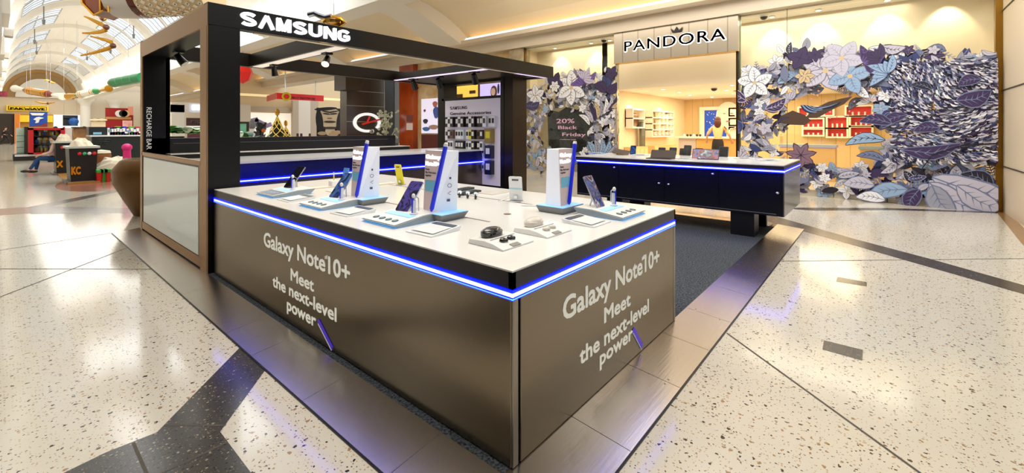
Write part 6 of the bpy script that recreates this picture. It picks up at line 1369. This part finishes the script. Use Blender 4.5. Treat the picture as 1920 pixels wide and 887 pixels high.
u_ = Zv - ax * Zv.dot(ax); u_.normalize(); w_ = ax.cross(u_); Lc = (c1 - c0).length
g = G(); gem = G(); gem2 = G()
for i in range(11):
    for j in range(22):
        an = 2 * pi * (j + .5 * (i % 2)) / 22; q = c0 + ax * (Lc * (i + .5) / 11) + (u_ * cos(an) + w_ * sin(an)) * .505
        o_ = (u_ * cos(an) + w_ * sin(an)); s_ = ax.cross(o_)
        g.add([q + ax * .062 + o_ * .004, q + s_ * .055 + o_ * .004, q - ax * .062 + o_ * .004, q - s_ * .055 + o_ * .004], [(0, 1, 2, 3)])
        if i % 2 == 0: (gem if j % 2 else gem2).ball(q + ax * (Lc / 22) * 0 + o_ * .012, .014, 6, 4)
g.build('lattice_diamonds', mat('white lattice', (236, 230, 218), .4), lat); x_ = gem.build('gem_studs', M_rdx, lat); x_['kind'] = 'stuff'; x_ = gem2.build('gem_studs', mat('dark green gem', (20, 60, 44), .3), lat); x_['kind'] = 'stuff'
# gold swirls
def swirl(pts, d_, label, r=.09):
    q = [atD(a_, b_, d_) for a_, b_ in pts]; rs = [r * (.25 + .75 * sin(pi * (i + .3) / (len(q) - .2))) for i in range(len(q))]
    t = thing('hanging_swirl', label, 'ornament', q[len(q) // 2]); G().tube(q, rs, 8).build('ribbon', M_gold, t, smooth=True); m_ = q[len(q) // 2]; G().ball(m_, r * 1.25, 10, 7).build('bead', M_amber, t, smooth=True); G().cyl(m_, (m_.x, m_.y, roof_z(m_.x, m_.y)), .007, n=6).build('cord', M_silver, t)
swirl([(158, 31), (168, 35), (180, 41), (190, 46), (199, 51), (197, 57), (187, 60), (172, 62), (155, 62)], 17, 'gold hanging swirl under the skylights, the upper one')
swirl([(170, 68), (186, 72), (198, 75), (208, 79), (212, 86), (203, 91), (190, 95), (176, 99), (152, 104)], 18, 'gold hanging swirl under the skylights, the lower one')
swirl([(186, 31), (190, 33), (193, 35), (198, 37)], 15, 'short gold bar hanging below the amber facet', .07)
swirl([(82, 151), (88, 150), (94, 153), (98, 155), (104, 156)], 40, 'small dark gold swirl under the far arch', .1)
swirl([(66, 190), (78, 193), (90, 194), (102, 192)], 36, 'thin gold swirl above the supermarket sign', .08)
# gold scroll on top of the front beam
q = atD(626, 40, 7.6); t = thing('gold_scroll_ornament', 'gold and silver scroll ornament hanging above the sign lettering', 'ornament', q)
G().tube([atD(*p_, 7.6) for p_ in ((578, 28), (590, 25), (600, 30), (610, 33), (622, 31))], .05, 8).build('silver_bow', M_silver, t, smooth=True); G().tube([atD(*p_, 7.6) for p_ in ((606, 42), (614, 34), (626, 32), (640, 36), (646, 42), (638, 47), (624, 44))], .04, 8).build('gold_loop', M_gold, t, smooth=True)
G().lathe(q - Zv * .04, [(.02, -.02), (.13, .0), (.16, .05), (.05, .1)], 10).build('gold_cup', M_gold, t); G().cyl(q + Zv * .05, (q.x, q.y, roof_z(q.x, q.y)), .007, n=6).build('cord', M_silver, t)
# ------------------------------------------------------------------ people
def skin_body(name, joints, edges, mats_, parent, sub=2):
    """one continuous surface grown on a skeleton: joints = {name: (x, y, z, r)}; the first one is the root"""
    names = list(joints); me = bpy.data.meshes.new(name)
    me.from_pydata([joints[n][:3] for n in names], [(names.index(a), names.index(b)) for a, b in edges], [])
    me.materials.append(mats_); o = bpy.data.objects.new(name, me); COL.objects.link(o); o.parent = parent
    md = o.modifiers.new('skin', 'SKIN'); md.use_smooth_shade = True
    sv = me.skin_vertices[0].data
    for i, n in enumerate(names):
        r = joints[n][3]; sv[i].radius = r if isinstance(r, tuple) else (r, r)
    sv[0].use_root = True
    s2 = o.modifiers.new('subdivision', 'SUBSURF'); s2.levels = sub; s2.render_levels = sub
    return o
SKINM = mat('skin', (214, 160, 126), .5)
def person(label, loc, rz, H_, top, bottom, hair, pose, long_hair=False, skirt=False, shoes=(30, 26, 26), legs=True):
    t = thing('person', label, 'person', (0, 0, 0)); k = H_ / 1.70
    J = {'pelvis': (0, 0, .93, (.125, .10)), 'waist': (0, 0, 1.08, (.115, .085)), 'chest': (.0, 0, 1.28, (.14, .10)), 'neck0': (0, 0, 1.43, .055), 'neck1': (.01, 0, 1.50, .048), 'head0': (.03, 0, 1.56, (.068, .078)), 'head1': (.03, 0, 1.63, (.075, .088)), 'head2': (.02, 0, 1.685, .05), 'nose': (.125, 0, 1.585, .012)}
    E_ = [('pelvis', 'waist'), ('waist', 'chest'), ('chest', 'neck0'), ('neck0', 'neck1'), ('neck1', 'head0'), ('head0', 'head1'), ('head1', 'head2'), ('head0', 'nose')]
    for s_, sd_ in ((1, 'l'), (-1, 'r')):
        sh = Vector((0, .17 * s_, 1.38)); el = sh + Vector(pose['el_' + sd_]) * .28; ha = el + Vector(pose['ha_' + sd_]) * .25
        J['sh_' + sd_] = (*sh, .052); J['el_' + sd_] = (*el, .038); J['wr_' + sd_] = (*ha, .026); fd = (ha - el).normalized(); pl = ha + fd * .07
        J['palm_' + sd_] = (*pl, (.036, .016)); sdv = fd.cross(Zv); sdv = sdv.normalized() if sdv.length > .1 else Vector((1, 0, 0))
        E_ += [('chest', 'sh_' + sd_), ('sh_' + sd_, 'el_' + sd_), ('el_' + sd_, 'wr_' + sd_), ('wr_' + sd_, 'palm_' + sd_)]
        for f_i, (o_, ln) in enumerate(((-.03, .065), (-.01, .078), (.01, .074), (.03, .058))):
            m1 = pl + sdv * o_ + fd * .035; m2 = m1 + fd * ln * .5 - Zv * .008; m3 = m2 + fd * ln * .4 - Zv * .018
            for q_, p_ in zip('abc', (m1, m2, m3)): J[f'f{f_i}{q_}_' + sd_] = (*p_, .009)
            E_ += [('palm_' + sd_, f'f{f_i}a_' + sd_), (f'f{f_i}a_' + sd_, f'f{f_i}b_' + sd_), (f'f{f_i}b_' + sd_, f'f{f_i}c_' + sd_)]
        J['th1_' + sd_] = (*(ha + fd * .03 - sdv * .035 * s_), .010); J['th2_' + sd_] = (*(ha + fd * .075 - sdv * .055 * s_), .009); E_ += [('wr_' + sd_, 'th1_' + sd_), ('th1_' + sd_, 'th2_' + sd_)]
        hip = Vector((0, .09 * s_, .88)); kn = Vector(pose['kn_' + sd_]); an = Vector(pose['an_' + sd_]); toe = an + Vector(pose.get('toe', (.17, 0, -.05)))
        J['hip_' + sd_] = (*hip, .085); J['kn_' + sd_] = (*kn, .056); J['calf_' + sd_] = (*(kn * .7 + an * .3 + Vector((-.02, 0, 0))), .054); J['an_' + sd_] = (*an, .036); J['toe_' + sd_] = (*toe, (.04, .025))
        E_ += [('pelvis', 'hip_' + sd_), ('hip_' + sd_, 'kn_' + sd_), ('kn_' + sd_, 'calf_' + sd_), ('calf_' + sd_, 'an_' + sd_), ('an_' + sd_, 'toe_' + sd_)]
    J = {n: (v[0] * k, v[1] * k, v[2] * k, tuple(a * k for a in v[3]) if isinstance(v[3], tuple) else v[3] * k) for n, v in J.items()}
    body = skin_body('body', J, E_, SKINM, t)
    def sub(name, keep, grow, m_):
        jj = {n: (*J[n][:3], tuple(a * grow for a in J[n][3]) if isinstance(J[n][3], tuple) else J[n][3] * grow) for n in keep}
        return skin_body(name, jj, [e for e in E_ if e[0] in keep and e[1] in keep], m_, t)
    sub('top', ['chest', 'pelvis', 'waist', 'neck0', 'sh_l', 'sh_r', 'el_l', 'el_r'] + (['wr_l', 'wr_r'] if pose.get('sleeve') else []), 1.22, top)
    if skirt:
        G().lathe((0, 0, 0), [(.135 * k, 1.02 * k), (.17 * k, .92 * k), (.185 * k, .75 * k), (.19 * k, .58 * k), (.17 * k, .58 * k)], 20).build('skirt', bottom, t, smooth=True)
    else: sub('trousers', ['pelvis', 'hip_l', 'hip_r', 'kn_l', 'kn_r', 'calf_l', 'calf_r', 'an_l', 'an_r'], 1.25, bottom)
    g = G(); g.ball((-.005 * k, 0, 1.645 * k), (.098 * k, .092 * k, .105 * k), 16, 12)
    if long_hair: g.ball((-.055 * k, 0, 1.53 * k), (.07 * k, .105 * k, .16 * k), 14, 10)
    g.build('hair', hair, t, smooth=True)
    g = G()
    for s_ in (1, -1): g.ball((.105 * k, .03 * s_ * k, 1.61 * k), (.012 * k, .014 * k, .008 * k), 8, 5)
    g.build('eyes', M_ink, t)
    G().cb((.112 * k, 0, 1.545 * k), (.012 * k, .05 * k, .010 * k)).build('mouth', mat('lips', (160, 80, 74), .5), t)
    for sd_ in 'lr':
        an, toe = Vector(J['an_' + sd_][:3]), Vector(J['toe_' + sd_][:3]); G().ball((an + toe) / 2 + Vector((0, 0, -.015)), (.14 * k, .055 * k, .05 * k), 12, 7).build('shoe', mat('shoe' + str(shoes), shoes, .5), t, smooth=True)
    t.rotation_euler = (0, 0, rz); t.location = loc; return t
STAND = dict(el_l=(.1, .15, -.98), el_r=(.1, -.15, -.98), ha_l=(.25, 0, -.97), ha_r=(.25, 0, -.97), kn_l=(.02, .10, .48), kn_r=(.02, -.10, .48), an_l=(0, .10, .08), an_r=(0, -.10, .08))
DESK = dict(el_l=(.25, .55, -.80), el_r=(.25, -.55, -.80), ha_l=(.75, .15, -.65), ha_r=(.75, -.15, -.65), kn_l=(.02, .10, .48), kn_r=(.04, -.10, .48), an_l=(0, .10, .08), an_r=(0.0, -.10, .08))
WALK = dict(el_l=(.35, .12, -.93), el_r=(-.3, -.12, -.93), ha_l=(.75, 0, -.66), ha_r=(-.05, 0, -.99), kn_l=(.22, .09, .50), kn_r=(-.06, -.09, .48), an_l=(.34, .09, .09), an_r=(-.38, -.09, .13), sleeve=True)
SIT = dict(el_l=(.3, .15, -.93), el_r=(.3, -.15, -.93), ha_l=(.9, -.1, -.35), ha_r=(.9, .1, -.35), kn_l=(.42, .12, .90), kn_r=(.42, -.12, .90), an_l=(.62, .12, .50), an_r=(.45, -.12, .46), sleeve=True)
# the shop assistant stands on a low dais behind the desk, seen from behind
q = onX(1346, 262, 16.5)
G().box(q.x - .5, q.y - .6, 0, q.x + .5, q.y + .6, .14).build('floor_dais', M_stone, label='low pale dais the shop assistant stands on in front of the service desk', cat='platform')
person('person seen from behind at the service desk, reddish brown hair, beige top and black skirt', (q.x, q.y, .14), .15, 1.86, mat('beige top', (232, 196, 140), .7), mat('black skirt', (24, 18, 18), .7), mat('auburn hair', (88, 38, 16), .5), DESK, True, True)
q = gp(10, 271.5)
person('person in black clothes walking at the far left, one arm forward', (q.x, q.y, 0), rad(-40), 1.78, mat('black jacket', (22, 22, 24), .7), mat('black trousers', (24, 24, 28), .7), mat('dark hair', (40, 28, 22), .6), WALK)
q = onY(104, 262, 35.5)
person('person in a blue shirt with dark cap standing behind the red framed toy stall', (q.x, q.y, 0), rad(-110), 1.72, mat('bright blue shirt', (40, 70, 200), .7), mat('black trousers', (24, 24, 28), .7), mat('black cap', (24, 18, 20), .6), STAND)
q = onY(158, 262, 30)
person('person in a violet blue shirt standing behind the decorated crates', (q.x, q.y, 0), rad(-100), 1.70, mat('violet shirt', (60, 40, 190), .7), mat('black trousers', (24, 24, 28), .7), mat('dark hair', (40, 28, 22), .6), STAND)
q = gp(99, 288.5); q = onY(101, 288, 22.6)
person('person in blue denim sitting on the far decorated crate, legs to the left', (q.x, q.y, -.28), rad(180), 1.62, mat('white red top', (226, 190, 180), .7), mat('blue denim', (34, 72, 120), .8), mat('dark hair', (40, 28, 22), .6), SIT)
